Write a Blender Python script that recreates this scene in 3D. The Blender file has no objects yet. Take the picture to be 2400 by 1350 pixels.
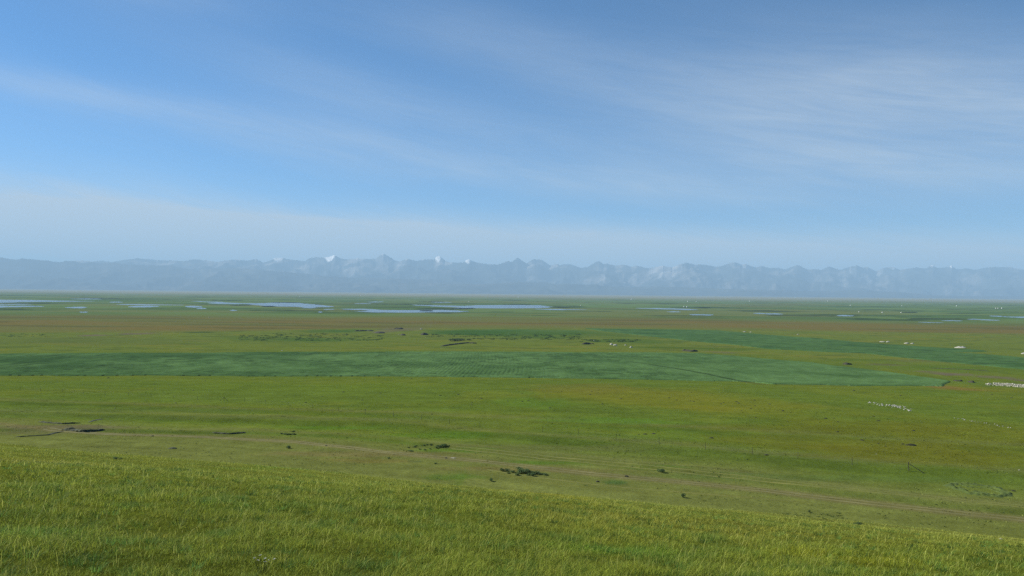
import bpy, math, random
import numpy as np
from mathutils import Matrix, Vector

rng = np.random.default_rng(7)
random.seed(7)
R = math.radians
sc = bpy.context.scene
COL = sc.collection

# ------------------------------------------------------------------ camera
FPX, CX, CY = 1880.0, 1200.0, 675.0          # focal length and centre, photo pixels (2400 wide)
PITCH, ROLL = 0.274, 0.573                   # degrees
cam_data = bpy.data.cameras.new('camera')
cam_data.sensor_width = 36.0
cam_data.lens = 36.0 * FPX / 2400.0
cam_data.clip_start = 0.1
cam_data.clip_end = 300000.0
cam = bpy.data.objects.new('camera', cam_data)
COL.objects.link(cam)
CM = Matrix.Rotation(R(90 + PITCH), 4, 'X') @ Matrix.Rotation(R(ROLL), 4, 'Z')
cam.matrix_world = CM
sc.camera = cam
CM3 = np.array(CM.to_3x3())

def ray(px, py):
    d = CM3 @ np.array([(px - CX) / FPX, -(py - CY) / FPX, -1.0])
    return d / np.linalg.norm(d)

# ------------------------------------------------------------------ noise
def _hash(ix, iy, seed):
    n = (ix * 374761393 + iy * 668265263 + seed * 1274126177) & 0xffffffff
    n = ((n ^ (n >> 13)) * 1103515245) & 0xffffffff
    n = ((n ^ (n >> 16)) * 668265263) & 0xffffffff
    n = n ^ (n >> 15)
    return (n & 0xffffff).astype(np.float64) / float(0xffffff)

def vnoise(x, y, seed=0):
    x = np.asarray(x, float); y = np.asarray(y, float)
    fx = np.floor(x); fy = np.floor(y)
    ix = fx.astype(np.int64); iy = fy.astype(np.int64)
    u = x - fx; v = y - fy
    u = u * u * u * (u * (u * 6 - 15) + 10); v = v * v * v * (v * (v * 6 - 15) + 10)
    a = _hash(ix, iy, seed); b = _hash(ix + 1, iy, seed)
    c = _hash(ix, iy + 1, seed); d = _hash(ix + 1, iy + 1, seed)
    return (a + (b - a) * u) * (1 - v) + (c + (d - c) * u) * v

def fbm(x, y, seed=0, octv=4, gain=0.5):
    s = 0; a = 1.0; t = 0
    for o in range(octv):
        s = s + a * vnoise(x * 2 ** o + 17.3 * o, y * 2 ** o - 9.1 * o, seed + 31 * o)
        t += a; a *= gain
    return s / t

def ridged(x, y, seed=0, octv=5):
    s = 0; a = 1.0; t = 0
    for o in range(octv):
        n = 1 - np.abs(2 * vnoise(x * 2 ** o + 5.7 * o, y * 2 ** o + 3.3 * o, seed + 13 * o) - 1)
        s = s + a * n * n; t += a; a *= 0.5
    return s / t

def sstep(a, b, x):
    t = np.clip((x - a) / (b - a), 0, 1)
    return t * t * (3 - 2 * t)

# ------------------------------------------------------------------ terrain height
MY = np.array([-1e6, 0, 60, 100, 120, 176, 240, 300, 390, 480, 700, 1100, 2000, 3400, 6000, 1e6])
MZ = np.array([-30.5, -30.8, -31.5, -32.2, -33.0, -35.0, -38.4, -41.9, -47.2, -51.8, -56.3, -62, -67, -69.6, -70, -70])

def _monotone(xq):
    lx = np.log1p(np.maximum(xq, 0.0)); kx = np.log1p(np.maximum(MY[1:], 0.0)); kz = MZ[1:]
    h = np.diff(kx); dl = np.diff(kz) / h
    m = np.zeros_like(kz)
    m[1:-1] = np.where(dl[:-1] * dl[1:] > 0, 2 * dl[:-1] * dl[1:] / (dl[:-1] + dl[1:] - 1e-12), 0)
    m[0] = dl[0]; m[-1] = 0
    i = np.clip(np.searchsorted(kx, lx) - 1, 0, len(kx) - 2)
    t = np.clip((lx - kx[i]) / h[i], 0, 1)
    t2 = t * t; t3 = t2 * t
    return ((2 * t3 - 3 * t2 + 1) * kz[i] + (t3 - 2 * t2 + t) * h[i] * m[i]
            + (-2 * t3 + 3 * t2) * kz[i + 1] + (t3 - t2) * h[i] * m[i + 1])

def terrain_raw(x, y):
    r = np.hypot(x, y)
    mid = _monotone(y)
    w = sstep(90, 140, r) * (1 - sstep(900, 2500, r))
    mid = mid + w * (1.6 * (fbm(x / 120 + 3, y / 70, 11, 3) - 0.5) + 0.5 * (fbm(x / 23, y / 14, 12, 3) - 0.5))
    yy = np.maximum(y, -12)
    hill = -1.64 - 0.170 * yy - 0.08 * x - 0.00093 * yy * np.abs(yy) - 0.00012 * x * x
    hill = hill + sstep(4, 14, r) * (0.5 * (fbm(x / 16, y / 12, 21, 3) - 0.5) + 0.10 * (fbm(x / 2.6, y / 2.2, 22, 3) - 0.5))
    k = 2.2
    d = np.clip((hill - mid) / k, -30, 30)
    return mid + k * np.logaddexp(0, d)

# polar ground grid: fine inside the view, coarse behind
TH = np.concatenate([np.linspace(-180, -62, 60)[:-1], np.linspace(-62, -38, 60)[:-1], np.linspace(-38, 38, 1001),
                     np.linspace(38, 62, 60)[1:], np.linspace(62, 180, 60)[1:]])
TH = np.radians(TH)
RR = np.concatenate([[0.6], np.exp(np.linspace(math.log(1.2), math.log(1100), 1150)),
                     np.exp(np.linspace(math.log(1106), math.log(52000), 330))])
TT, RG = np.meshgrid(TH, RR)
GX = RG * np.sin(TT); GY = RG * np.cos(TT)

# turf edges (old terraces) crossing the slope below the hill: real steps in the ground
TERR = []
def add_terrace(pts, h, w):
    P = np.array([flat_place(*p) for p in pts])
    TERR.append((P[:, 0], P[:, 1], h, w))

def flat_place(px, py):
    d = ray(px, py)
    t = np.exp(np.linspace(math.log(3), math.log(60000), 6000))
    z = terrain_raw(d[0] * t, d[1] * t)
    below = d[2] * t < z
    i = int(np.argmax(below))
    if not below.any(): i = len(t) - 1
    lo, hi = t[max(i - 1, 0)], t[i]
    for _ in range(30):
        m = 0.5 * (lo + hi)
        if d[2] * m < terrain_raw(np.array([d[0] * m]), np.array([d[1] * m]))[0]: hi = m
        else: lo = m
    return d[0] * hi, d[1] * hi

add_terrace([(-200, 965), (0, 972), (250, 977), (480, 985), (620, 990), (800, 996), (1000, 1010), (1200, 1027), (1400, 1046), (1600, 1062), (1800, 1082), (2100, 1104), (2400, 1126), (2600, 1140)], 0.75, 5.0)
add_terrace([(-200, 938), (0, 943), (300, 955), (600, 966), (800, 972), (1100, 984), (1400, 1000), (1700, 1015), (2100, 1040), (2600, 1070)], 0.35, 5.0)
add_terrace([(600, 1015), (900, 1034), (1200, 1062), (1450, 1090), (1650, 1112), (2000, 1156), (2250, 1186), (2600, 1222)], 0.4, 2.2)

def ground_fn(x, y):
    z = terrain_raw(x, y)
    for tx, ty, h, w in TERR:
        e = np.interp(x, tx, ty) + 5 * (vnoise(x / 14, x * 0 + 3.3, 41) - 0.5)
        u = (y - e) / w
        z = z + h * np.exp(-np.maximum(u, 0) / 4) * np.where(u > -1, sstep(-1, 0.2, u), 0) * sstep(100, 125, y)
    return z

GZ = ground_fn(GX, GY)
LR = np.log(RR)

def gz(x, y):
    """height of the ground mesh itself (bilinear in its own grid)"""
    x = np.atleast_1d(np.asarray(x, float)); y = np.atleast_1d(np.asarray(y, float))
    r = np.clip(np.hypot(x, y), RR[0], RR[-1] * 0.999); t = np.arctan2(x, y)
    i = np.clip(np.searchsorted(RR, r) - 1, 0, len(RR) - 2)
    j = np.clip(np.searchsorted(TH, t) - 1, 0, len(TH) - 2)
    u = (r - RR[i]) / (RR[i + 1] - RR[i]); v = (t - TH[j]) / (TH[j + 1] - TH[j])
    return ((GZ[i, j] * (1 - v) + GZ[i, j + 1] * v) * (1 - u) + (GZ[i + 1, j] * (1 - v) + GZ[i + 1, j + 1] * v) * u)

_T = np.exp(np.linspace(math.log(3), math.log(51000), 6000))
def place(px, py):
    d = ray(px, py)
    z = gz(d[0] * _T, d[1] * _T)
    below = d[2] * _T < z
    i = int(np.argmax(below)) if below.any() else len(_T) - 1
    lo, hi = _T[max(i - 1, 0)], _T[i]
    for _ in range(30):
        m = 0.5 * (lo + hi)
        if d[2] * m < gz(d[0] * m, d[1] * m)[0]: hi = m
        else: lo = m
    x, y = d[0] * hi, d[1] * hi
    return np.array([x, y, gz(x, y)[0]])

def line(pts):
    return np.array([place(*p) for p in pts])

# ------------------------------------------------------------------ colour
KLIT = 1.42
def lin(c):
    c = np.array(c, float) / 255.0
    return np.where(c <= 0.04045, c / 12.92, ((c + 0.055) / 1.055) ** 2.4)
KRGB = np.array([1.0, 1.0, 1.22])
def D(r, g, b):
    return lin((r, g, b)) / KLIT / KRGB

def edge(pts):
    P = line(pts); o = np.argsort(P[:, 0])
    return P[o, 0], P[o, 1]

E_rust_bot = edge([(-300, 780), (0, 778), (250, 777), (500, 775), (700, 772), (850, 769), (1100, 769), (1400, 769), (1700, 773), (2000, 777), (2400, 783), (2700, 788)])
E_rust_top = edge([(-300, 732), (0, 734), (300, 737), (600, 741), (900, 740), (1200, 741), (1500, 744), (1800, 750), (2100, 756), (2400, 760), (2700, 764)])
E_field_front = edge([(-300, 879), (0, 880), (600, 883), (1200, 886), (1700, 896), (2200, 906), (2700, 915)])
E_field_rear = edge([(-300, 829), (0, 829), (600, 826), (1200, 825), (1640, 829), (2000, 850), (2400, 866), (2700, 880)])
TRK1 = line([(-200, 985), (0, 993), (100, 1003), (230, 1016), (300, 1019), (480, 1024), (600, 1031), (700, 1036), (770, 1044), (840, 1051), (900, 1060), (1000, 1069), (1100, 1078), (1200, 1089), (1300, 1100), (1400, 1112), (1480, 1119), (1550, 1125), (1600, 1130), (1700, 1140), (1800, 1150), (1900, 1163), (2000, 1175), (2100, 1186), (2200, 1197), (2300, 1207), (2420, 1220), (2600, 1240)])
TRK2 = line([(1050, 1047), (1200, 1062), (1330, 1077), (1450, 1088), (1600, 1103), (1700, 1114), (1800, 1124), (1900, 1136), (2000, 1147), (2100, 1157), (2200, 1166), (2300, 1177), (2420, 1190), (2600, 1208)])
TRK3 = line([(1130, 1098), (1200, 1112), (1300, 1124), (1400, 1136), (1500, 1146), (1620, 1156), (1760, 1166), (1900, 1178)])
PATHF = line([(1425, 843), (1480, 848.9), (1520, 854.4), (1600, 867), (1680, 882), (1740, 894), (1790, 900)])
TRK4 = line([(1130, 1104), (1230, 1122), (1330, 1137), (1440, 1150), (1560, 1160)])

BLOBS = []   # centre px, half sizes px, colour, strength, noise
def blob(px, py, rx, ry, col, s, ragged=0.6):
    c = place(px, py); f = place(px, py - ry); n = place(px, py + ry)
    hx = rx * c[1] / FPX
    BLOBS.append((c[0], 0.5 * (f[1] + n[1]), hx, max(0.5 * (f[1] - n[1]), 0.5), np.array(col), s, ragged))

YEL = D(118, 120, 44); LUSH = D(62, 98, 48); LUSH2 = D(82, 120, 38); PURP = D(112, 102, 92); DRY = D(118, 112, 78); SOIL = D(72, 66, 48)
blob(1500, 928, 260, 22, YEL, 0.75); blob(1700, 950, 280, 24, YEL, 0.55); blob(1380, 912, 190, 14, D(116, 112, 54), 0.5)
blob(1650, 957, 130, 8, D(124, 122, 44), 0.4); blob(2150, 1010, 330, 34, D(106, 104, 36), 0.5); blob(2130, 1060, 420, 30, D(106, 104, 38), 0.6); blob(1900, 1040, 300, 24, D(108, 108, 42), .5)
blob(2230, 909, 60, 9, D(128, 108, 62), 0.8); blob(2370, 915, 80, 12, YEL, 0.5); blob(1200, 990, 300, 10, D(104, 116, 50), 0.5)
blob(1450, 987, 240, 9, D(92, 124, 48), 0.7); blob(1250, 945, 120, 14, D(92, 122, 48), 0.6); blob(2100, 935, 300, 10, D(104, 120, 46), 0.5)
blob(700, 905, 500, 14, D(104, 122, 44), 0.4); blob(1800, 1005, 200, 14, D(106, 104, 40), 0.4)
blob(215, 786, 36, 3, PURP, 0.9); blob(322, 782, 40, 3.2, PURP, 0.8); blob(940, 772, 70, 5, PURP, 0.6); blob(895, 778, 30, 3, PURP, .6)
blob(2230, 877, 60, 4.5, PURP, 0.9); blob(2330, 884, 60, 4, PURP, 0.7); blob(2390, 891, 30, 3, PURP, 0.8); blob(2170, 871, 40, 3, PURP, .6)
blob(2080, 855, 60, 3, D(100, 98, 74), 0.7); blob(1690, 826, 40, 3, PURP, 0.5); blob(2180, 846, 130, 5, D(100, 100, 70), .5)
blob(1250, 783, 260, 11, LUSH, 0.75); blob(1090, 779, 120, 7, LUSH, 0.8); blob(780, 776, 90, 5, LUSH, 0.7); blob(700, 795, 200, 7, LUSH, 0.55)
blob(1480, 800, 120, 8, LUSH, 0.5); blob(1560, 815, 120, 3, D(76, 100, 42), 0.8); blob(1700, 818, 120, 4, D(82, 104, 42), .7)
blob(2000, 843, 120, 4, D(84, 106, 42), .7); blob(2250, 862, 160, 5, D(88, 112, 44), .7)
blob(1250, 775, 200, 3, D(72, 108, 66), 0.6); blob(200, 800, 300, 12, D(92, 106, 60), 0.5); blob(460, 779, 60, 1.6, D(62, 82, 44), .9)
blob(760, 1003, 150, 5, LUSH2, 0.5); blob(1000, 1022, 170, 7, LUSH2, 0.4); blob(1250, 1085, 140, 6, LUSH2, 0.6); blob(1050, 1055, 140, 6, LUSH2, .5)
blob(1550, 1096, 100, 7, LUSH2, .4); blob(1445, 1131, 34, 6, D(76, 104, 58), .8); blob(970, 1081, 22, 3, D(70, 92, 60), .8)
blob(120, 1003, 170, 9, D(110, 104, 82), 0.8); blob(80, 1012, 120, 8, D(100, 98, 72), 0.5); blob(300, 960, 400, 9, D(92, 108, 58), .5)
blob(850, 1064, 260, 9, D(122, 112, 76), 0.6); blob(1250, 1100, 260, 7, D(122, 112, 74), 0.55); blob(860, 1080, 130, 7, D(126, 114, 66), 0.5)
blob(650, 980, 500, 6, D(96, 108, 62), 0.5); blob(1900, 1120, 500, 9, D(90, 112, 58), 0.5); blob(1300, 1050, 300, 7, D(104, 108, 68), 0.5)
blob(2050, 1235, 240, 16, D(104, 108, 62), 0.4)
# foreground
blob(1900, 1262, 420, 20, D(112, 116, 48), .5); blob(1300, 1165, 240, 14, D(122, 118, 40), .55); blob(2000, 1310, 240, 18, D(114, 116, 30), .5)
blob(1550, 1235, 520, 34, D(120, 119, 54), .4); blob(90, 1085, 160, 12, D(118, 112, 44), .5); blob(600, 1095, 220, 9, D(84, 114, 42), .6); blob(1060, 1118, 90, 8, D(82, 112, 44), .6)
blob(110, 1250, 130, 20, D(84, 112, 48), .6); blob(560, 1190, 160, 14, D(92, 112, 44), .5); blob(1450, 1290, 200, 16, D(84, 116, 46), .5)

def streak(x, y, sx, sy, seed, octv=4):
    return fbm(x / sx, y / sy, seed, octv)

def ground_color(x, y):
    r = np.hypot(x, y)
    n1 = fbm(x / 40, y / 55, 51, 5)
    n2 = fbm(x / 9, y / 13, 52, 4)
    n3 = fbm(x / 300, y / 500, 53, 5)
    def mix(c, t, m): return c + (t - c) * m[:, None]
    C = np.tile(D(102, 112, 44), (len(x), 1))                      # hill
    mid = sstep(75, 130, y)
    C = mix(C, D(122, 125, 62), sstep(15, 34, r) * (1 - mid) * (.35 + .5 * sstep(-25, 30, x)))    # drier grass on the brow of the hill
    C = mix(C, D(112, 119, 66), mid)                               # dry turf by the tracks
    # distance to the tracks: lush green further on
    yt = np.interp(x, TRK1[:, 0], TRK1[:, 1]); up = sstep(2, 40, y - yt + 14 * (n1 - .5))
    C = mix(C, D(98, 116, 48), up)
    C = mix(C, D(108, 118, 46), sstep(.48, .66, n1) * up * 0.6)
    C = mix(C, D(86, 104, 42), sstep(.52, .7, n2) * up * 0.45)
    for k, (tx, ty, h, w) in enumerate(TERR):                       # dark, green and pale bands along each turf edge
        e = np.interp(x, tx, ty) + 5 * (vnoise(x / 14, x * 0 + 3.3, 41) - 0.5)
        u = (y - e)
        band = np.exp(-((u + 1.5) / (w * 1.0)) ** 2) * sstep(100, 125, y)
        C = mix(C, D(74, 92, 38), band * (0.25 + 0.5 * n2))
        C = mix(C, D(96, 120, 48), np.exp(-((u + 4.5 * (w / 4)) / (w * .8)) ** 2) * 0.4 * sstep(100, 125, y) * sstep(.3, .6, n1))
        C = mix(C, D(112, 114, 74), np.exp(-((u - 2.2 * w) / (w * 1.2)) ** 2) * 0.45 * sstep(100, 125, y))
    # beyond the field front
    yf = np.interp(x, *E_field_front)
    # rough pasture with mounds behind the crop
    yr = np.interp(x, *E_field_rear)
    C = mix(C, D(106, 120, 54), sstep(-10, 60, y - yr))
    m = streak(x, y, 60, 40, 54)
    C = mix(C, D(120, 122, 56), sstep(.5, .68, m) * sstep(-10, 60, y - yr) * .6)
    C = mix(C, D(80, 98, 50), sstep(.56, .66, streak(x, y, 34, 14, 55)) * sstep(0, 60, y - yr) * .55)
    # rust sedge band
    wob = 260 * (fbm(x / 420, y * 0 + 1.7, 56, 4) - .5)
    eb = np.interp(x, *E_rust_bot); et = np.interp(x, *E_rust_top)
    inb = sstep(eb - 60, eb + 90, y + wob * .25)
    C = mix(C, D(104, 114, 62), inb)
    rn = streak(x, y, 420, 210, 57, 5)
    rust = inb * (1 - sstep(et - 420, et + 260, y + wob))
    C = mix(C, D(119, 106, 60), rust * (0.3 + .6 * sstep(.40, .68, rn + .10 * sstep(-500, 600, x))))
    C = mix(C, D(88, 90, 54), rust * sstep(.52, .68, streak(x, y, 260, 60, 58)) * .6)
    # marsh
    mar = sstep(et - 250, et + 350, y + wob)
    C = mix(C, D(102, 126, 72), mar)
    mn = streak(x, y, 700, 500, 59, 5)
    C = mix(C, D(112, 116, 68), mar * sstep(.48, .66, mn) * .7)
    C = mix(C, D(74, 104, 56), mar * sstep(.52, .64, streak(x, y, 520, 260, 60, 5)) * .7)
    C = mix(C, D(48, 66, 42), mar * sstep(.63, .68, streak(x, y, 260, 130, 61, 5)) * .8 * (1 - sstep(9000, 16000, y)))
    C = mix(C, D(150, 142, 118), sstep(6000, 14000, y) * (.55 + .45 * n3))  # distance haze painted into the colour: plain grows paler with depth
    # faint contour lines of turf, old wheel marks and grazing terraces
    sl_ = sstep(95, 130, y) * (1 - sstep(420, 520, y))
    ln = fbm(x / 70, (y - yt) / 2.6, 71, 3); ln2 = fbm(x / 90, (y + .12 * x) / 9, 72, 4)
    C = C * (1 + sl_ * (.30 * (ln - .5) * (1 - sstep(30, 120, y - yt)) + .26 * (ln2 - .5)))[:, None]
    for bx, by, hx, hy, col, s, rag in BLOBS:
        k = (np.abs(x - bx) < hx * 2.2) & (np.abs(y - by) < hy * 2.2)
        if not k.any(): continue
        d = np.hypot((x[k] - bx) / hx, (y[k] - by) / hy)
        nn = fbm(x[k] / hx * 3 + 7, y[k] / hy * 2, 63, 4)
        mm = (1 - sstep(0.35, 1.15, d + rag * 1.4 * (nn - .5))) * s
        C[k] = C[k] + (col - C[k]) * mm[:, None]
    # dusty verge along the tracks
    for P, wd, col, s in ((TRK1, 2.4, DRY, .75), (TRK2, 1.4, D(112, 116, 66), .5), (TRK3, .9, D(116, 118, 62), .45), (TRK4, .7, D(116, 118, 62), .45), (PATHF, 3.0, D(86, 92, 54), .7)):
        o = np.argsort(P[:, 0])
        e = np.interp(x, P[o, 0], P[o, 1], left=-1e5, right=-1e5)
        sl = np.interp(x, P[o, 0], np.gradient(P[o, 1], P[o, 0]))
        dd = np.abs(y - e) / np.sqrt(1 + sl * sl)
        C = mix(C, col, (1 - sstep(wd * .4, wd * 1.4, dd + 1.0 * (n2 - .5))) * s)
    g = 0.86 + 0.28 * fbm(x / 2.2, y / 3.0, 64, 3) * (1 - sstep(300, 900, r)) + 0.14 * sstep(300, 900, r)
    C = C * g[:, None]
    return np.clip(C, 0.004, 1)

# ------------------------------------------------------------------ mesh helpers
def mesh_np(name, V, F, col=None, smooth=False):
    """V (n,3), F list of (k,m) int arrays"""
    me = bpy.data.meshes.new(name)
    if isinstance(F, np.ndarray): F = [F]
    me.vertices.add(len(V)); me.vertices.foreach_set('co', np.ascontiguousarray(V, np.float32).ravel())
    nl = sum(f.size for f in F); npoly = sum(len(f) for f in F)
    me.loops.add(nl); me.polygons.add(npoly)
    me.loops.foreach_set('vertex_index', np.concatenate([f.ravel() for f in F]).astype(np.int32))
    tot = np.concatenate([np.full(len(f), f.shape[1]) for f in F]).astype(np.int32)
    st = np.concatenate([[0], np.cumsum(tot)[:-1]]).astype(np.int32)
    me.polygons.foreach_set('loop_start', st)
    me.polygons.foreach_set('loop_total', tot)
    if smooth: me.polygons.foreach_set('use_smooth', np.ones(npoly, bool))
    me.update(calc_edges=True)
    if col is not None:
        a = me.attributes.new('tint', 'FLOAT_COLOR', 'POINT')
        c4 = np.ones((len(V), 4), np.float32); c4[:, :3] = col
        a.data.foreach_set('color', c4.ravel())
    return me

def add(name, me, mat=None, parent=None, label=None, cat=None, group=None, kind=None, loc=None):
    o = bpy.data.objects.new(name, me)
    if mat is not None and me is not None and len(me.materials) == 0: me.materials.append(mat)
    if parent is not None: o.parent = parent
    if loc is not None: o.location = loc
    if label: o['label'] = label
    if cat: o['category'] = cat
    if group: o['group'] = group
    if kind: o['kind'] = kind
    COL.objects.link(o)
    return o

def grid_faces(nr, nc, wrap=False):
    i = np.arange(nr - 1)[:, None]; j = np.arange(nc if wrap else nc - 1)[None, :]
    j2 = (j + 1) % nc
    return np.stack([i * nc + j, i * nc + j2, (i + 1) * nc + j2, (i + 1) * nc + j], -1).reshape(-1, 4)

# ------------------------------------------------------------------ materials
def new_mat(name):
    m = bpy.data.materials.new(name); m.use_nodes = True
    nt = m.node_tree; nt.nodes.clear()
    out = nt.nodes.new('ShaderNodeOutputMaterial')
    return m, nt, out

def N(nt, kind, **kw):
    n = nt.nodes.new(kind)
    for k, v in kw.items():
        if k in ('operation', 'blend_type', 'data_type', 'attribute_name', 'noise_dimensions', 'sky_type'): setattr(n, k, v)
        else: n.inputs[k].default_value = v
    return n

def tint_mat(name, rough=1.0, scales=((0.35, .35), (3.0, .25)), bump=0.0, bump_scale=1.0, spec=0.0):
    """vertex tint times procedural mottling"""
    m, nt, out = new_mat(name); L = nt.links
    at = N(nt, 'ShaderNodeAttribute', attribute_name='tint')
    tc = nt.nodes.new('ShaderNodeTexCoord')
    val = None
    for s, amt in scales:
        nz = N(nt, 'ShaderNodeTexNoise', Scale=s, Detail=5.0, Roughness=0.6)
        L.new(tc.outputs['Object'], nz.inputs['Vector'])
        mr = nt.nodes.new('ShaderNodeMapRange')
        mr.inputs['From Min'].default_value = .25; mr.inputs['From Max'].default_value = .75
        mr.inputs['To Min'].default_value = 1 - amt; mr.inputs['To Max'].default_value = 1 + amt
        L.new(nz.outputs['Fac'], mr.inputs['Value'])
        if val is None: val = mr.outputs['Result']
        else:
            mu = N(nt, 'ShaderNodeMath', operation='MULTIPLY')
            L.new(val, mu.inputs[0]); L.new(mr.outputs['Result'], mu.inputs[1]); val = mu.outputs[0]
    vm = N(nt, 'ShaderNodeVectorMath', operation='SCALE')
    L.new(at.outputs['Color'], vm.inputs[0]); L.new(val, vm.inputs['Scale'])
    bs = N(nt, 'ShaderNodeBsdfPrincipled', Roughness=rough); bs.inputs['Specular IOR Level'].default_value = spec
    L.new(vm.outputs[0], bs.inputs['Base Color'])
    if bump:
        nz = N(nt, 'ShaderNodeTexNoise', Scale=bump_scale, Detail=6.0, Roughness=0.65)
        L.new(tc.outputs['Object'], nz.inputs['Vector'])
        b = N(nt, 'ShaderNodeBump', Strength=1.0, Distance=bump)
        L.new(nz.outputs['Fac'], b.inputs['Height']); L.new(b.outputs[0], bs.inputs['Normal'])
    L.new(bs.outputs[0], out.inputs['Surface'])
    return m

def plain_mat(name, c1, c2, scale=4.0, rough=.9, bump=0.0, obj=True):
    m, nt, out = new_mat(name); L = nt.links
    tc = nt.nodes.new('ShaderNodeTexCoord')
    nz = N(nt, 'ShaderNodeTexNoise', Scale=scale, Detail=6.0, Roughness=.6)
    L.new(tc.outputs['Object'], nz.inputs['Vector'])
    cr = nt.nodes.new('ShaderNodeValToRGB')
    cr.color_ramp.elements[0].position = .32; cr.color_ramp.elements[1].position = .68
    cr.color_ramp.elements[0].color = (*c1, 1); cr.color_ramp.elements[1].color = (*c2, 1)
    L.new(nz.outputs['Fac'], cr.inputs[0])
    bs = N(nt, 'ShaderNodeBsdfPrincipled', Roughness=rough); bs.inputs['Specular IOR Level'].default_value = .2
    L.new(cr.outputs[0], bs.inputs['Base Color'])
    if bump:
        b = N(nt, 'ShaderNodeBump', Strength=1.0, Distance=bump)
        L.new(nz.outputs['Fac'], b.inputs['Height']); L.new(b.outputs[0], bs.inputs['Normal'])
    L.new(bs.outputs[0], out.inputs['Surface'])
    return m

def leaf_mat(name, trans=.35):
    m, nt, out = new_mat(name); L = nt.links
    at = N(nt, 'ShaderNodeAttribute', attribute_name='tint')
    bs = N(nt, 'ShaderNodeBsdfPrincipled', Roughness=.7); bs.inputs['Specular IOR Level'].default_value = .08
    tr = nt.nodes.new('ShaderNodeBsdfTranslucent')
    mx = N(nt, 'ShaderNodeMixShader', Fac=trans)
    L.new(at.outputs['Color'], bs.inputs['Base Color']); L.new(at.outputs['Color'], tr.inputs['Color'])
    L.new(bs.outputs[0], mx.inputs[1]); L.new(tr.outputs[0], mx.inputs[2]); L.new(mx.outputs[0], out.inputs['Surface'])
    return m

M_ground = tint_mat('turf', scales=((0.9, .18), (0.12, .15), (6.0, .2)), bump=0.14, bump_scale=1.3)
M_crop = tint_mat('crop_leaves', scales=((0.5, .22), (2.5, .25)), bump=0.12, bump_scale=2.0)
M_rock = tint_mat('mountain_rock', scales=((0.0012, .35), (0.006, .3)), bump=60.0, bump_scale=0.0016)
M_leaf = leaf_mat('leaf')
M_blade = leaf_mat('grass_blade', .4)
M_soil = plain_mat('dark_soil', (.02, .021, .013), (.07, .068, .04), 2.2, bump=.1)
M_sod = plain_mat('sod_bank', (.016, .019, .009), (.07, .085, .035), 1.2, bump=.12)
M_mound = plain_mat('mound_earth', (.03, .03, .018), (.075, .07, .045), .5, bump=.2)
M_molehill = plain_mat('fresh_earth', (.012, .014, .007), (.04, .042, .02), 5, bump=.04)
M_stone = plain_mat('pale_stone', (.2, .2, .16), (.48, .47, .4), 3.0, bump=.05)
M_chalk = plain_mat('pale_chalk', (.26, .25, .2), (.5, .48, .4), .8, bump=.12)
M_felt = plain_mat('white_felt', (.62, .62, .6), (.8, .8, .78), 1.2)
M_felt2 = plain_mat('roof_felt', (.68, .68, .66), (.82, .82, .8), 1.0)
M_door = plain_mat('painted_wood_door', (.16, .06, .04), (.24, .1, .06), 6)
M_wood = plain_mat('weathered_post', (.035, .03, .024), (.09, .08, .065), 9)
M_wire = plain_mat('fence_wire', (.12, .12, .12), (.2, .2, .2), 20, rough=.5)
M_rut = plain_mat('bare_rut', tuple(D(106, 106, 68)), tuple(D(138, 134, 94)), .25, bump=.03)
M_rut2 = plain_mat('worn_turf', tuple(D(108, 116, 60)), tuple(D(132, 132, 76)), .25, bump=.03)
M_stem = plain_mat('plant_stem', (.05, .06, .025), (.09, .1, .04), 12)
M_flower = plain_mat('flower_head', (.6, .6, .58), (.75, .75, .74), 40)

# ------------------------------------------------------------------ ground
gxf, gyf, gzf = GX.ravel(), GY.ravel(), GZ.ravel()
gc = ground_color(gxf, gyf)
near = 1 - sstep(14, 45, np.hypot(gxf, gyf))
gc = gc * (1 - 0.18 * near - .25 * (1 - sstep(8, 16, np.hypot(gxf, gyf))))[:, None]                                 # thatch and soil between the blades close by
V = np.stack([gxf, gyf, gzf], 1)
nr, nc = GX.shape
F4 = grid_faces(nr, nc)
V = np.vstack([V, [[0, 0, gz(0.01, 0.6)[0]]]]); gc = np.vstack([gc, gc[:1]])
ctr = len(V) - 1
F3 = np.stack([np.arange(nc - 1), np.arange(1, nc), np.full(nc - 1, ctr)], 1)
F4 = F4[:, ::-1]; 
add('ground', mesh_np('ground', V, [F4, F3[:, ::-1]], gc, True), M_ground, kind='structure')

# ------------------------------------------------------------------ tracks
def ribbon(P, off, w, step, seed, lift):
    seg = np.hypot(*np.diff(P[:, :2], axis=0).T); s = np.concatenate([[0], np.cumsum(seg)])
    t = np.arange(0, s[-1], step)
    x = np.interp(t, s, P[:, 0]); y = np.interp(t, s, P[:, 1])
    k = 9
    ker = np.hanning(k + 2)[1:-1]; ker /= ker.sum()
    def sm(a): return np.convolve(np.pad(a, k // 2, mode='edge'), ker, 'valid')
    for _ in range(3): x, y = sm(x), sm(y)
    dx, dy = np.gradient(x), np.gradient(y); l = np.hypot(dx, dy); nx, ny = -dy / l, dx / l
    c = off + .35 * (fbm(t / 7, t * 0, seed, 3) - .5)
    ww = w * (.55 + .9 * fbm(t / 4, t * 0 + 5, seed + 3, 3))
    rows = []
    for u in (-.5, -.17, .17, .5):
        X = x + nx * (c + u * ww); Y = y + ny * (c + u * ww)
        Z = gz(X, Y) + lift - (0.0 if abs(u) < .4 else 0.05)
        rows.append(np.stack([X, Y, Z], 1))
    Vv = np.stack(rows, 1).reshape(-1, 3)
    return Vv, grid_faces(len(t), 4)

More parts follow.
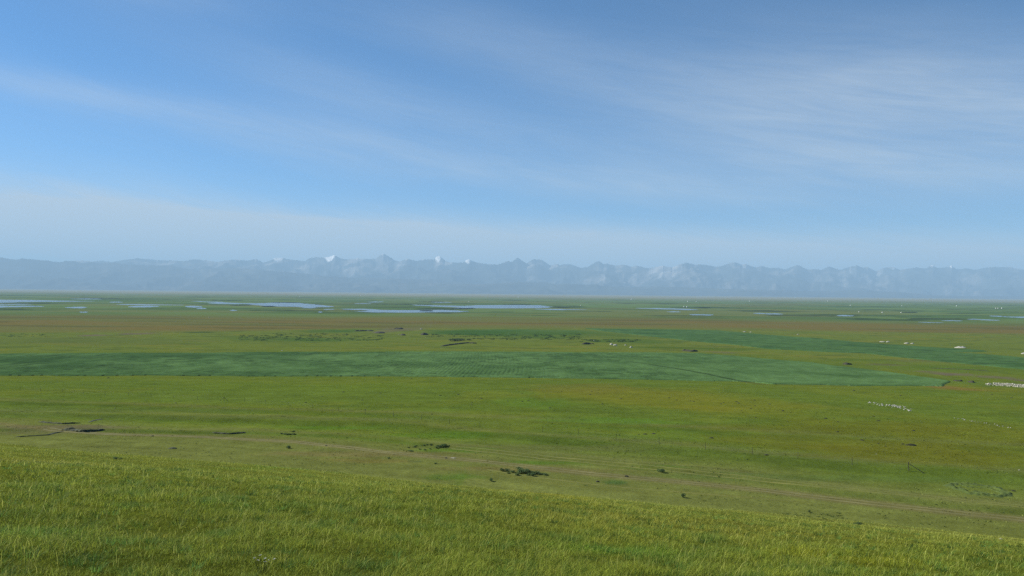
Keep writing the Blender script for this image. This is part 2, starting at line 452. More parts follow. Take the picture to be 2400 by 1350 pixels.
def track(name, P, offs, w, mat, step, lift=.05):
    Vs, Fs, n = [], [], 0
    for i, o in enumerate(offs):
        v, f = ribbon(P, o, w, step, 70 + i * 7, lift); Vs.append(v); Fs.append(f + n); n += len(v)
    add(name, mesh_np(name, np.vstack(Vs), np.vstack(Fs), None, True), mat, kind='structure')
track('dirt_track', TRK1[2:], (-.9, .9), .5, M_rut, 1.0)
track('field_track', TRK2, (-.95, .85), .42, M_rut2, 1.0)
track('foot_path', TRK3, (0,), .32, M_rut2, 1.0)

# ------------------------------------------------------------------ crop fields
def inside(px, py, poly):
    c = np.zeros(px.shape, bool); n = len(poly)
    for i in range(n):
        x1, y1 = poly[i]; x2, y2 = poly[(i + 1) % n]
        k = (y1 > py) != (y2 > py)
        c ^= k & (px < (x2 - x1) * (py - y1) / (y2 - y1 + 1e-12) + x1)
    return c

def polydist(px, py, poly, lim=9.0, closed=True):
    d = np.full(px.shape, lim)
    n = len(poly)
    for i in range(n if closed else n - 1):
        a = poly[i]; b = poly[(i + 1) % n]; ab = b - a
        t = np.clip(((px - a[0]) * ab[0] + (py - a[1]) * ab[1]) / (ab @ ab + 1e-9), 0, 1)
        d = np.minimum(d, np.hypot(px - a[0] - t * ab[0], py - a[1] - t * ab[1]))
    return d

def crop(name, pxs, label, dx, dy, c1, c2, rows, hgt=.5, seed=80, path=None):
    poly = line(pxs)[:, :2]
    # densify so that the straight pixel edges follow the ground
    x0, y0 = poly.min(0) - 2; x1, y1 = poly.max(0) + 2
    xs = np.arange(x0, x1, dx); ys = np.arange(y0, y1, dy)
    X, Y = np.meshgrid(xs, ys)
    wob = 5.0 * (fbm(X / 16, Y / 16, seed, 4) - .5)
    ins = inside(X, Y + wob, poly)
    d = polydist(X, Y, poly, 4.0)
    H, dark = rows(X, Y)
    if path is not None:
        pm = (1 - sstep(1.2, 3.4, polydist(X, Y, path, 9.0, False))); H = H * (1 - .6 * pm); dark = np.maximum(dark, 1.0 * pm)
    h = hgt * (.75 + .5 * fbm(X / 12, Y / 16, seed + 1, 4)) * H
    z = gz(X.ravel(), Y.ravel()).reshape(X.shape)
    Z = np.where(ins, z + np.maximum(h, .12), z - .25)
    n = fbm(X / 70, Y / 60, seed + 2, 4); n2 = fbm(X / 14, Y / 26, seed + 4, 4)
    C = c1 + (c2 - c1) * sstep(.25, .75, .5 * n + .35 * n2 + .22 * sstep(-380, -40, X) - .07)[..., None]
    C = C * (.8 + .4 * fbm(X / 5, Y / 9, seed + 5, 3))[..., None]
    C = C + (D(50, 70, 46) - C) * (dark * .75)[..., None]
    F = grid_faces(*X.shape)
    keep = ins.ravel()[F].any(1)
    F = F[keep]
    used = np.unique(F); mp = np.full(X.size, -1); mp[used] = np.arange(len(used)); F = mp[F]
    Vv = np.stack([X.ravel(), Y.ravel(), Z.ravel()], 1)[used]; Cc = C.reshape(-1, 3)[used]
    o = add(name, mesh_np(name, Vv, F, Cc, True), M_crop, label=label, cat='crop field', kind='stuff')
    return o

def rows_main(X, Y):
    # drilled rows run away from the camera
    ph = X + .00022 * (Y - 600) ** 2 + .7 * (fbm(X / 30, Y / 30, 91, 3) - .5)
    w = .5 + .5 * np.cos(2 * math.pi * ph / 2.9)
    vis = sstep(.40, .58, fbm(X / 70 + 9, Y / 45, 92, 3)) * (1 - sstep(0, 70, X))
    vis = np.maximum(vis, np.exp(-((X + 32) / 34) ** 2))
    vis = np.maximum(vis, .9 * np.exp(-((X + 66) / 5) ** 2))
    vis = vis * sstep(0, 14, Y - 485) * (1 - .5 * sstep(640, 690, Y))
    gap = .3 * sstep(.35, .95, w) * vis * (.2 + 1.3 * sstep(.3, .7, fbm(X / 11, Y / 12, 93, 4)))
    fl = sstep(.56, .66, fbm(X / 7, Y / 6, 94, 3)) * (.35 + .65 * sstep(.4, .6, fbm(X / 90, Y / 60, 95, 3))) * (1 - .5 * sstep(90, 160, X))
    lod = sstep(.56, .66, fbm(X / 4.5 + 3, Y / 55, 96, 3)) * sstep(.42, .6, fbm(X / 80, Y / 70, 98, 3)) * (1 - sstep(-120, -30, X)) * sstep(0, 20, Y - 490)
    fl = np.maximum(fl, .9 * lod)
    return (1 - .6 * np.clip(gap, 0, 1)) * (1 - .5 * fl), np.clip(gap + .6 * fl, 0, 1)

def rows_plain(X, Y):
    w = sstep(.56, .68, fbm(X / 16, Y / 9, 97, 4))
    return 1 - .4 * w, .6 * w

CA1, CA2 = D(68, 98, 60), D(98, 130, 84)
crop('crop_field', [(-260, 830), (0, 830), (250, 828), (600, 826), (1000, 824.5), (1200, 825), (1430, 826.5), (1640, 828.5), (1700, 833), (1900, 850), (2100, 875), (2225, 894), (2205, 905.5), (2000, 904), (1810, 901), (1770, 896.5), (1716, 893.6), (1640, 892.5), (1500, 889.5), (1200, 885), (900, 882), (600, 882), (300, 880), (0, 880), (-260, 879)],
     'long dark green crop field with drilled rows, crossed at right by a diagonal path', .36, 1.4, CA1, CA2, rows_main, seed=80, path=PATHF[:, :2])
crop('crop_field', [(1371, 770), (1678, 774.5), (1800, 785), (1926, 794), (2052, 805.6), (2178, 814), (2304, 821.5), (2312, 824), (2285, 825.5), (2200, 826), (2279, 829), (2400, 839), (2560, 853), (2560, 884), (2400, 866), (2304, 857), (2178, 844.6), (2077, 834), (2027, 828.5), (1926, 824.5), (1800, 818), (1729, 809), (1628, 800), (1527, 789), (1427, 778)],
     'far slanting dark green crop strip on the right below the pale outcrops', 1.0, 2.5, D(64, 98, 60), D(84, 116, 72), rows_plain, seed=280)

# ------------------------------------------------------------------ water
def water_mat():
    m, nt, out = new_mat('pond_water'); L = nt.links
    bs = N(nt, 'ShaderNodeBsdfPrincipled', Roughness=.12)
    bs.inputs['Base Color'].default_value = (.02, .035, .05, 1); bs.inputs['IOR'].default_value = 1.33
    tc = nt.nodes.new('ShaderNodeTexCoord')
    nz = N(nt, 'ShaderNodeTexNoise', Scale=.25, Detail=4.0)
    L.new(tc.outputs['Object'], nz.inputs['Vector'])
    b = N(nt, 'ShaderNodeBump', Strength=1.0, Distance=.12)
    L.new(nz.outputs['Fac'], b.inputs['Height']); L.new(b.outputs[0], bs.inputs['Normal'])
    L.new(bs.outputs[0], out.inputs['Surface'])
    return m
M_water = water_mat()

def pond_from_outline(pts, seed):
    P = line(pts)[:, :2]
    n = len(P); out = []
    for i in range(n):
        a, b = P[i], P[(i + 1) % n]
        k = max(3, int(np.hypot(*(b - a)) / 12))
        for t in np.arange(k) / k: out.append(a + (b - a) * t)
    Q = np.array(out)
    c = Q.mean(0)
    amp = np.array([30.0, 22.0])
    Q = Q + amp * np.stack([fbm(Q[:, 0] / 60, Q[:, 1] / 60, seed, 4) - .5, fbm(Q[:, 0] / 45 + 9, Q[:, 1] / 80, seed + 1, 4) - .5], 1) * 2
    return Q

def pond_lens(xl, yl, xr, yr, th, seed):
    n = 26; t = np.linspace(0, 1, n)
    w = np.maximum(np.sin(math.pi * t) ** .5, .12) * (.45 + 1.0 * fbm(t * 6, t * 0, seed, 3))
    xs = xl + (xr - xl) * t; ys = yl + (yr - yl) * t + .8 * (fbm(t * 4, t * 0 + 3, seed + 2, 2) - .5)
    up = [(x, y - th * .5 * a) for x, y, a in zip(xs, ys, w)]
    dn = [(x, y + th * .5 * a) for x, y, a in zip(xs, ys, w)]
    return line(up + dn[::-1])[:, :2]

def make_pond(Q, k):
    z = gz(Q[:, 0], Q[:, 1]).max() + .12
    me = bpy.data.meshes.new('pond')
    me.from_pydata([(x, y, z) for x, y in Q], [], [list(range(len(Q)))])
    if me.polygons[0].normal.z < 0: me.flip_normals()
    add('pond', me, M_water, kind='structure')

OUT = [[(575, 713), (600, 711), (640, 709.5), (700, 710), (730, 713), (790, 719), (770, 720), (735, 720), (733, 722.5), (718, 722.5), (700, 719.5), (660, 718.5), (640, 718.5), (610, 716)],
       [(955, 714.3), (1010, 715.5), (1080, 717), (1120, 715.3), (1200, 715), (1270, 715.5), (1294, 720), (1270, 722.5), (1180, 723), (1120, 722.5), (1060, 724), (1080, 721), (1000, 717.8)],
       [(795, 724.6), (850, 724), (905, 727), (980, 727.4), (1040, 726.8), (1085, 728.6), (1112, 730.4), (1080, 731.6), (950, 732.8), (870, 732.2), (830, 730), (862, 728.4), (830, 726.8)],
       [(-120, 700), (0, 702.6), (60, 703), (150, 705), (235, 706.2), (180, 707), (60, 708), (0, 709.6), (-120, 709)]]
LENS = [(-60, 718.5, 104, 718.3, 4), (-40, 713, 76, 713.5, 1.8), (152, 720.8, 204, 721, 3.4), (255, 708, 288, 708.4, 2), (272, 713.6, 432, 715.2, 2.2),
        (300, 719.2, 374, 718.2, 4), (434, 718.6, 474, 719.4, 4.4), (460, 723, 484, 723, 3), (448, 706, 545, 710, 2.4), (488, 711, 604, 711.4, 3),
        (758, 725.2, 784, 725.2, 2), (165, 700.5, 240, 701, 1.6), (1250, 724.8, 1376, 726.2, 2), (1490, 722.2, 1636, 726, 3), (1562, 730.8, 1596, 731, 1.8),
        (1615, 737.4, 1674, 738.4, 2.4), (1765, 734.6, 1836, 736.4, 2.6), (1960, 739.8, 2002, 740.6, 2.6), (2206, 751.6, 2256, 752, 1.6),
        (2266, 748, 2344, 751, 2.2), (2318, 740.6, 2358, 742, 2), (2352, 742.6, 2480, 745, 2.6), (2150, 755.6, 2212, 756.4, 1.2), (186, 731.6, 206, 732, 2), (745, 731.4, 756, 731.4, 2), (538, 727.6, 556, 727.8, 2), (860, 708, 900, 707.5, 1.6), (830, 711.5, 870, 711.5, 1.6), (1010, 708, 1060, 709, 1.8)]
for k, o_ in enumerate(OUT): make_pond(pond_from_outline(o_, 300 + 5 * k), k)
for k, l_ in enumerate(LENS): make_pond(pond_lens(*l_, 400 + 3 * k), k)

# reeds along the far pond shores: low dark bands of stalks
def reed_patch(px0, py0, px1, py1, depth_px, n, h, seed):
    g = np.random.default_rng(seed)
    t = g.random(n); e = (g.random(n) - .5) * depth_px
    pts = np.array([place(px0 + (px1 - px0) * a, py0 + (py1 - py0) * a + b * (1 - (2 * a - 1) ** 2)) for a, b in zip(t, e)])
    return pts
RE = [(165, 699.3, 280, 699.6, .8), (495, 704.2, 565, 704.4, 1), (640, 709, 700, 709.8, .8), (545, 716.2, 585, 715.4, .8), (620, 718.8, 642, 718.6, 1.2), (1180, 713.6, 1240, 713.8, .8),
      (880, 713, 1010, 714.6, .6), (1060, 724, 1110, 723, .8), (1300, 720.4, 1330, 722, 1), (1640, 721.6, 1660, 721.8, 1), (985, 707.2, 1040, 707.8, .7), (2120, 732.6, 2145, 732.8, .8),
      (990, 729, 1010, 729, .8)]
VV, FF, CC, n0 = [], [], [], 0
g = np.random.default_rng(5)
for k, (a, b, c, d, e) in enumerate(RE):
    P = reed_patch(a, b, c, d, e, 70, 1.5, 500 + k)
    for p in P:
        m = 7
        ang = g.random(m) * 6.283; rad = g.random(m) * 7
        bx = p[0] + np.cos(ang) * rad * 1.8; by = p[1] + np.sin(ang) * rad; bz = gz(bx, by)
        hh = 1.2 + g.random(m) * 1.6; w = .5 + g.random(m) * .8
        for i in range(m):
            q = np.array([[bx[i] - w[i], by[i], bz[i]], [bx[i] + w[i], by[i] + .3, bz[i]], [bx[i] + .6 * w[i], by[i], bz[i] + hh[i]], [bx[i] - .4 * w[i], by[i] + .2, bz[i] + hh[i] * .9]])
            VV.append(q); FF.append(np.array([0, 1, 2, 3]) + n0); n0 += 4
            CC.append(np.tile(D(50, 68, 44) * (.7 + .6 * g.random()), (4, 1)))
add('reeds', mesh_np('reeds', np.vstack(VV), np.array(FF), np.vstack(CC)), M_leaf, label='dark reed beds edging the distant marsh ponds', cat='reeds', kind='stuff')

# ------------------------------------------------------------------ mountains
BACK = [(0, 612), (60, 616), (120, 617), (176, 611), (194, 610), (214, 613), (239, 611), (264, 614), (290, 610), (307, 607), (320, 605), (337, 607), (353, 608), (373, 610), (403, 610), (428, 612), (448, 608), (468, 608), (491, 612), (509, 614), (529, 610), (554, 608), (579, 610), (600, 607), (615, 614), (630, 612), (645, 605), (660, 604), (680, 608), (696, 610), (713, 612), (726, 605), (741, 603), (757, 604.5), (764, 603), (775, 600.5), (781, 598.5), (791, 601.5), (801, 607), (814, 608), (839, 605), (852, 607), (880, 607), (887, 600), (893, 596.5), (897, 594.5), (902, 597), (910, 600), (922, 609), (935, 613), (953, 606), (963, 608), (975, 612), (993, 608), (1008, 608), (1016, 609), (1022, 602), (1026, 599.5), (1031, 600), (1041, 610), (1053, 615), (1068, 616), (1084, 616), (1092, 611), (1099, 607.5), (1109, 613), (1126, 617), (1142, 619), (1167, 620.5), (1187, 612), (1200, 613), (1213, 603.5), (1222, 609), (1233, 617), (1250, 607), (1262, 607.5), (1270, 609), (1288, 622), (1306, 619), (1313, 622), (1323, 619), (1341, 620.5), (1359, 627), (1376, 626), (1396, 614), (1403, 612), (1414, 619), (1422, 617), (1442, 622), (1467, 621), (1480, 625.5), (1492, 622.5), (1515, 628), (1532, 627.5), (1553, 622), (1575, 627), (1593, 619), (1608, 616), (1628, 620), (1653, 620.5), (1684, 625.5), (1709, 617), (1721, 614), (1737, 620.5), (1747, 618.5), (1772, 627), (1784, 623), (1800, 628), (1825, 627), (1840, 632), (1868, 620), (1893, 632), (1911, 630.5), (1923, 633), (1944, 624), (1966, 632.5), (2007, 621), (2019, 627), (2032, 625.5), (2052, 635), (2080, 625.5), (2097, 627), (2107, 632), (2145, 627), (2168, 629), (2185, 621.5), (2198, 628), (2216, 627), (2231, 622.5), (2241, 630.5), (2266, 629), (2286, 632), (2311, 627), (2329, 625.5), (2367, 626), (2400, 633)]
FRONT = [(0, 603), (15, 605), (33, 609), (50, 606), (76, 608), (101, 610), (121, 613), (141, 614), (151, 612), (171, 612), (189, 616), (214, 615), (239, 617), (264, 615), (290, 619), (315, 620), (353, 622), (378, 622), (403, 623), (428, 628), (466, 632), (504, 629), (554, 628), (600, 631), (650, 636), (700, 640), (760, 646), (820, 650), (900, 652), (960, 654), (1040, 658), (1120, 664), (1180, 667), (1260, 671), (1340, 675), (1450, 680)]
LOW = [(500, 668), (560, 666), (620, 670), (680, 672), (760, 668), (900, 664), (1040, 665), (1120, 667), (1170, 664), (1200, 662), (1225, 661), (1275, 662), (1308, 667), (1330, 665), (1376, 667), (1400, 666), (1409, 670), (1450, 673), (1530, 671), (1620, 674), (1700, 677), (1800, 680), (1900, 682), (1960, 681), (2030, 680), (2100, 684), (2190, 692), (2260, 694), (2330, 693), (2400, 695)]

def horizon(px): return 672 + .01 * px

def mountain_mesh(prof, Dr, Df, Db, px0, px1, dpx, seed, snow=None, rough=.4, nz=56, colA=(.085, .09, .075), colB=(.17, .16, .14), fade=False, zbase=-70):
    P = np.array(prof, float)
    px = np.arange(px0, px1, dpx)
    H = (horizon(px) - np.interp(px, P[:, 0], P[:, 1])) / FPX          # tan of elevation
    outside = (px < P[0, 0]) | (px > P[-1, 0])
    if not fade:
        H = H + outside * .006 * (ridged(px / 60, px * 0, seed + 9, 4) - .5)
    else:
        H = H * (1 - sstep(0, 90, px - P[-1, 0]) * 1.6) - sstep(0, 90, px - P[-1, 0]) * .003
    s = (px - CX) / FPX
    Dk = Dr * (1 + .12 * (fbm(px / 160, px * 0, seed + 1, 2) - .5))
    # fine jaggedness of the crest, about one pixel of the photo
    H = H + rough * (1.3 / FPX) * (1.6 * (ridged(px / 13, px * 0 + 4, seed + 3, 5) - .45) + 1.2 * (fbm(px / 3.5, px * 0 + 9, seed + 33, 3) - .5))
    zr = Dk * H                                                        # crest height
    kw = max(5, int(70 / dpx)) | 1; ker = np.hanning(kw + 2)[1:-1]; ker /= ker.sum()
    zs = np.convolve(np.pad(zr, kw // 2, mode='edge'), ker, 'valid')   # broad massif below the crest
    zs = np.minimum(zs, zr * 1.15) if not fade else zs
    tf = np.linspace(0, 1, nz)
    Xs, Ys, Zs, T = [], [], [], []
    for t in tf:
        Y = Df + (Dk - Df) * t
        rise = (.35 * t + .65 * t ** 2.0)
        xw = s * Y; wx = 1500 * (fbm(xw / 2600, Y / 2600, seed + 21, 3) - .5)
        sp = ridged((xw + wx) / 2900 + .25 * t, (Y + wx) / 4200, seed + 4, 5)
        sp2 = fbm((xw - wx) / 1300, Y / 1300, seed + 5, 4)
        env = np.sin(math.pi * np.clip(t, 0, 1)) ** .8
        zt = zs + (zr - zs) * t ** 2.5
        z = zbase + (zt - zbase) * np.clip(rise + env * (.62 * (sp - .45) + .4 * (sp2 - .5)), -.02, .985 if t < 1 else 1)
        if t == 1: z = zr
        Xs.append(s * Y); Ys.append(Y); Zs.append(z); T.append(np.full_like(px, t))
    for t in np.linspace(0, 1, 12)[1:]:
        Y = Dk + Db * t
        z = zbase + (zr - zbase) * (1 - t) * np.clip(1 - .5 * t * ridged(px / 40, px * 0 + t * 2, seed + 6, 4), 0, 1)
        Xs.append(s * Y); Ys.append(Y); Zs.append(z); T.append(np.full_like(px, 1 + t))
    X = np.array(Xs); Y = np.array(Ys); Z = np.array(Zs); T = np.array(T)
    PX = np.tile(px, (len(X), 1))
    n = ridged(PX / 22, T * 4, seed + 7, 4); n2 = fbm(PX / 90, T * 2, seed + 11, 3)
    C = np.array(colA) + (np.array(colB) - np.array(colA)) * (sstep(.35, .7, n) * sstep(.35, .6, n2))[..., None]
    if snow:                                                           # pale scree and bare limestone on the upper slopes
        pale = sstep(.5, .62, fbm(X / 900, Y / 700, seed + 15, 4)) * sstep(.42, .6, fbm(PX / 75, T * 1.5 + 3, seed + 17, 3)) * sstep(.35, .75, T)
        C = C + (np.array((.42, .38, .34)) - C) * (pale * .5)[..., None]
    if snow:
        alt = horizon(PX) - Z / Y * FPX                                # photo row of each point (from its own altitude)
        for sx, hw, top, drop, amt in snow:
            jag = 3.2 * (fbm(PX / 3.5, T * 9 + sx, seed + 13, 3) - .5)
            lim = (np.minimum(1, np.abs(PX - sx) / hw)) ** 1.5 * drop
            m = (np.abs(PX - sx) < hw) * sstep(0, 1.6, (top + drop - lim + jag) - alt) * amt
            C = C + (np.array((.93, .91, .88)) - C) * m[..., None]
    Vv = np.stack([X.ravel(), Y.ravel(), Z.ravel()], 1)
    return mesh_np('mountains', Vv, grid_faces(*X.shape), C.reshape(-1, 3), True)

SNOW = [(771, 15, 598, 17, 1), (650, 16, 603, 11, .8), (1026, 11, 598, 18, 1), (1097, 14, 606, 12, .9), (897, 9, 594, 5, .7), (953, 5, 605, 5, .8), (2186, 8, 621, 6, .8), (2231, 6, 622, 8, 1),
        (2092, 14, 626, 6, .35), (556, 10, 607, 6, .5), (845, 14, 605, 8, .25), (926, 60, 608, 18, .12), (2030, 40, 640, 26, .15), (1560, 40, 640, 20, .12), (1740, 30, 622, 18, .15), (990, 6, 607, 4, .5)]
add('mountains', mountain_mesh(BACK, 37500, 29500, 6000, -700, 3100, 1.6, 600, SNOW, .9, colA=(.05, .06, .06), colB=(.15, .14, .125)), M_rock, kind='structure')
add('hills', mountain_mesh(FRONT, 30500, 24500, 4000, -900, 1560, 1.6, 700, None, .9, nz=44, colA=(.05, .06, .06), colB=(.1, .1, .09), fade=True), M_rock, kind='structure')
add('foothills', mountain_mesh(LOW, 28000, 24800, 2500, 420, 2900, 2.0, 800, None, .5, nz=24, colA=(.06, .07, .06), colB=(.1, .1, .09), fade=False), M_rock, kind='structure')

# ------------------------------------------------------------------ grass on the near hill
def make_grass():
    g = np.random.default_rng(3)
    Vall, Call = [], []
    # density falls and width grows with distance so that cover per view angle stays even
    bands = [(4, 8, 1600), (8, 12, 2300), (12, 18, 1400), (18, 27, 760), (27, 40, 400), (40, 75, 150)]
    xs, ys = [], []
    for a, b, dens in bands:
        area = .5 * (b * b - a * a) * 2 * R(40)
        n = int(area * dens)
        r = np.sqrt(g.random(n) * (b * b - a * a) + a * a); t = (g.random(n) * 2 - 1) * R(40)
        xs.append(r * np.sin(t)); ys.append(r * np.cos(t))
    x = np.concatenate(xs); y = np.concatenate(ys); r = np.hypot(x, y)
    # clumps
    # separate tussocks: blades springing from one root
    nt_ = 1300; tr = 5.5 + 22 * g.random(nt_) ** .9; ta = (g.random(nt_) * 2 - 1) * R(40); tsz = .05 + .09 * g.random(nt_); tk = g.random(nt_)
    nb = 42
    tx = np.repeat(tr * np.sin(ta), nb); ty = np.repeat(tr * np.cos(ta), nb); ts = np.repeat(tsz, nb); tkk = np.repeat(tk, nb)
    ba = g.random(nt_ * nb) * 6.283; bd = np.sqrt(g.random(nt_ * nb)) * ts
    x = np.concatenate([x, tx + np.cos(ba) * bd]); y = np.concatenate([y, ty + np.sin(ba) * bd]); r = np.hypot(x, y)
    tuft = np.concatenate([np.full(len(x) - nt_ * nb, -1.0), tkk]); taz = np.concatenate([np.zeros(len(x) - nt_ * nb), ba])
    cl = fbm(x / .55, y / .55, 101, 3); big = fbm(x / 3.2, y / 3.2, 102, 3)
    keep = g.random(len(x)) < .6 + .9 * sstep(.32, .62, cl)
    keep |= tuft >= 0
    x, y, r, cl, big, tuft, taz = x[keep], y[keep], r[keep], cl[keep], big[keep], tuft[keep], taz[keep]
    it = tuft >= 0
    n = len(x)
    tall = sstep(.5, .68, big)
    h = (.03 + .055 * g.random(n) ** 1.5 + .03 * tall * g.random(n)) * (.6 + .8 * sstep(.3, .65, cl))
    h = h * (1 - .4 * sstep(13, 34, r))
    kind = g.random(n)
    stalk = kind < (.024 + .018 * tall) * (1 - .8 * sstep(14, 34, r))                                  # seed stalks and dry blades
    h = np.where(stalk, h + .03 + .12 * g.random(n) ** 2.2, h)
    w = np.maximum(.0022 + .002 * g.random(n), .00026 * r * (.8 + .6 * g.random(n)))
    w = np.where(stalk, np.maximum(.0035, .00045 * r), w)
    h = np.where(it, (.05 + .09 * g.random(n)) * (1 - .4 * sstep(12, 26, r)), h)
    az = np.where(it, taz + g.normal(0, .5, n), g.random(n) * 2 * math.pi)
    lean = (.2 + 1.6 * g.random(n)) * h
    lean = np.where(stalk, h * (.1 + 1.1 * g.random(n)), lean)
    lx = np.cos(az) * lean + .06 * h; ly = np.sin(az) * lean
    fa = az + math.pi / 2 + g.normal(0, .5, n)
    wx, wy = np.cos(fa) * w * .5, np.sin(fa) * w * .5
    z = gz(x, y) - .01
    P = np.zeros((n, 5, 3))
    P[:, 0] = np.stack([x - wx, y - wy, z], 1); P[:, 1] = np.stack([x + wx, y + wy, z], 1)
    mx, my, mz = x + lx * .33, y + ly * .33, z + h * .62
    P[:, 2] = np.stack([mx + wx * .8, my + wy * .8, mz], 1); P[:, 3] = np.stack([mx - wx * .8, my - wy * .8, mz], 1)
    P[:, 4] = np.stack([x + lx, y + ly, z + h * .98], 1)
    base = ground_color(x, y)
    far_ = sstep(14, 34, r)
    v = (.45 + 1.15 * g.random(n) ** 1.2); v = v + (.98 - v) * .6 * far_
    C = base * v[:, None] * 2.6
    warm = g.random(n)[:, None]
    C = C * (1 + (np.array([.28, .06, -.15]) * (warm - .45)))
    blue = sstep(.56, .72, fbm(x / .8 + 4, y / .8, 103, 3)) * .5     # blue green sedge tufts
    C = C + (1.9 * D(80, 112, 54) * (.6 + .7 * g.random(n))[:, None] - C) * blue[:, None]
    tc_ = np.where((tuft < .55)[:, None], D(58, 86, 40), np.where((tuft < .8)[:, None], D(120, 122, 52), D(86, 120, 62))) * 1.9
    C = np.where(it[:, None], tc_ * v[:, None], C)
    dryc = D(214, 216, 130)[None] * (.6 + .7 * g.random(n))[:, None]
    C = np.where(stalk[:, None], C + (dryc - C) * (.35 + .6 * g.random(n))[:, None], C)
    C5 = np.repeat(C[:, None], 5, 1)
    i = np.arange(n)[:, None] * 5
    Q = i + np.array([[0, 1, 2, 3]]); T3 = i + np.array([[3, 2, 4]])
    me = mesh_np('grass', P.reshape(-1, 3), [Q, T3], C5.reshape(-1, 3))
    add('grass', me, M_blade, label='short green grass covering the near hillside', cat='grass', kind='stuff')
make_grass()

# ------------------------------------------------------------------ wire fence
def tube_mesh(V0, V1, r0, r1, n=7, wob=0, seg=1, seed=0):
    g = np.random.default_rng(seed)
    V0 = np.array(V0, float); V1 = np.array(V1, float); d = V1 - V0; L = np.linalg.norm(d); d /= L
    a = np.cross(d, [0, 0, 1.0]) if abs(d[2]) < .9 else np.cross(d, [1.0, 0, 0])
    a /= np.linalg.norm(a); b = np.cross(d, a)
    Vv = []
    for k in range(seg + 1):
        t = k / seg; c = V0 + d * L * t + (a * g.normal() + b * g.normal()) * wob; rr = r0 + (r1 - r0) * t
        for j in range(n):
            th = 2 * math.pi * j / n
            Vv.append(c + (a * math.cos(th) + b * math.sin(th)) * rr * (1 + .12 * g.normal() * (wob > 0)))
    Vv = np.array(Vv)
    F = grid_faces(seg + 1, n, True)
    return Vv, F

POSTS = [(47, 916), (95, 917.5), (146, 919), (195, 923), (246, 925), (301, 928), (354, 931), (407, 934), (463, 937), (525, 940), (573, 942), (623, 947), (675, 951), (733, 957), (793, 964), (856, 971), (922, 977), (988, 985), (1053, 994), (1125, 1000), (1195, 1006), (1272, 1013), (1355, 1020), (1444, 1031), (1545, 1043), (1653, 1053), (1763, 1065), (1870, 1076), (1997, 1090), (2130, 1104)]
P0 = place(1053, 996)
fence = add('wire_fence', None, label='long thin wire fence with dark posts crossing the green meadow', cat='fence', loc=P0)
PW = line(POSTS)
for k, p in enumerate(PW):
    brace = k in (9, 29)
    hh = 1.75 if brace else 1.45 + .2 * random.random()
    q = p - P0
    tl = np.array([random.gauss(0, .03), random.gauss(0, .03), 0])
    v, f = tube_mesh(q - [0, 0, .2], q + np.array([0, 0, hh]) + tl, .075 if brace else .048, .065 if brace else .04, 7, .006, 4, k)
    add('post', mesh_np('post', v, f, None, True), M_wood, fence)
    if brace:
        for s in (-1, 1):
            if k == 29 and s < 0: continue
            ax = (PW[k] - PW[k - 1]); ax = ax / np.linalg.norm(ax) * s
            e = p + ax * (2.6 if k == 29 else 2.0); e[2] = gz(e[0], e[1])[0]
            v, f = tube_mesh(q + [0, 0, hh * .82], e - P0, .055, .06, 7, .006, 3, 90 + k)
            add('brace', mesh_np('brace', v, f, None, True), M_wood, fence)
for hgt in (.35, .7, 1.05, 1.35):
    Vs, Fs, n = [], [], 0
    for a, b in zip(PW[:-1], PW[1:]):
        v, f = tube_mesh(a - P0 + [0, 0, hgt], b - P0 + [0, 0, hgt], .004, .004, 4)
        Vs.append(v); Fs.append(f + n); n += len(v)
    add('wire', mesh_np('wire', np.vstack(Vs), np.vstack(Fs)), M_wire, fence)

# ------------------------------------------------------------------ lumps, banks and stones
def lump_mesh(name, rx, ry, h, seed, rough=.35, nu=22, nv=9, rag=.35):
    """a low heap: ragged outline, uneven top, skirt under the ground"""
    u = np.linspace(0, 2 * math.pi, nu, endpoint=False)
    Vv = []
    for k in range(nv):
        t = k / (nv - 1)
        rad = (1 - t) * (1 + rag * (fbm(np.cos(u) * 1.6 + 9, np.sin(u) * 1.6 + seed, seed, 3) - .5) * 2)
        x = np.cos(u) * rad; y = np.sin(u) * rad
        zz = h * (1 - (1 - t) ** 2.2) * (1 + rough * 2 * (fbm(x * 2.5 + seed, y * 2.5, seed + 5, 3) - .5))
        if k == 0: zz = zz * 0 - .25 * h - .05
        Vv.append(np.stack([x * rx, y * ry, zz], 1))
    Vv = np.vstack(Vv)
    F = grid_faces(nv, nu, True)
    return mesh_np(name, Vv, F, None, True)

def rock_mesh(seed, flat=.7, sub=2):
    import bmesh
    bm = bmesh.new(); bmesh.ops.create_icosphere(bm, subdivisions=sub, radius=1.0)
    g = np.random.default_rng(seed)
    planes = [(Vector(g.normal(size=3)).normalized(), .55 + .35 * g.random()) for _ in range(9)]
    for v in bm.verts:
        c = v.co.copy()
        for nrm, d in planes:
            e = c.dot(nrm) - d
            if e > 0: c -= nrm * e * .9
        v.co = Vector((c.x * 1.1, c.y * .9, max(c.z, -.5) * flat))
    me = bpy.data.meshes.new('stone'); bm.to_mesh(me); bm.free()
    return me

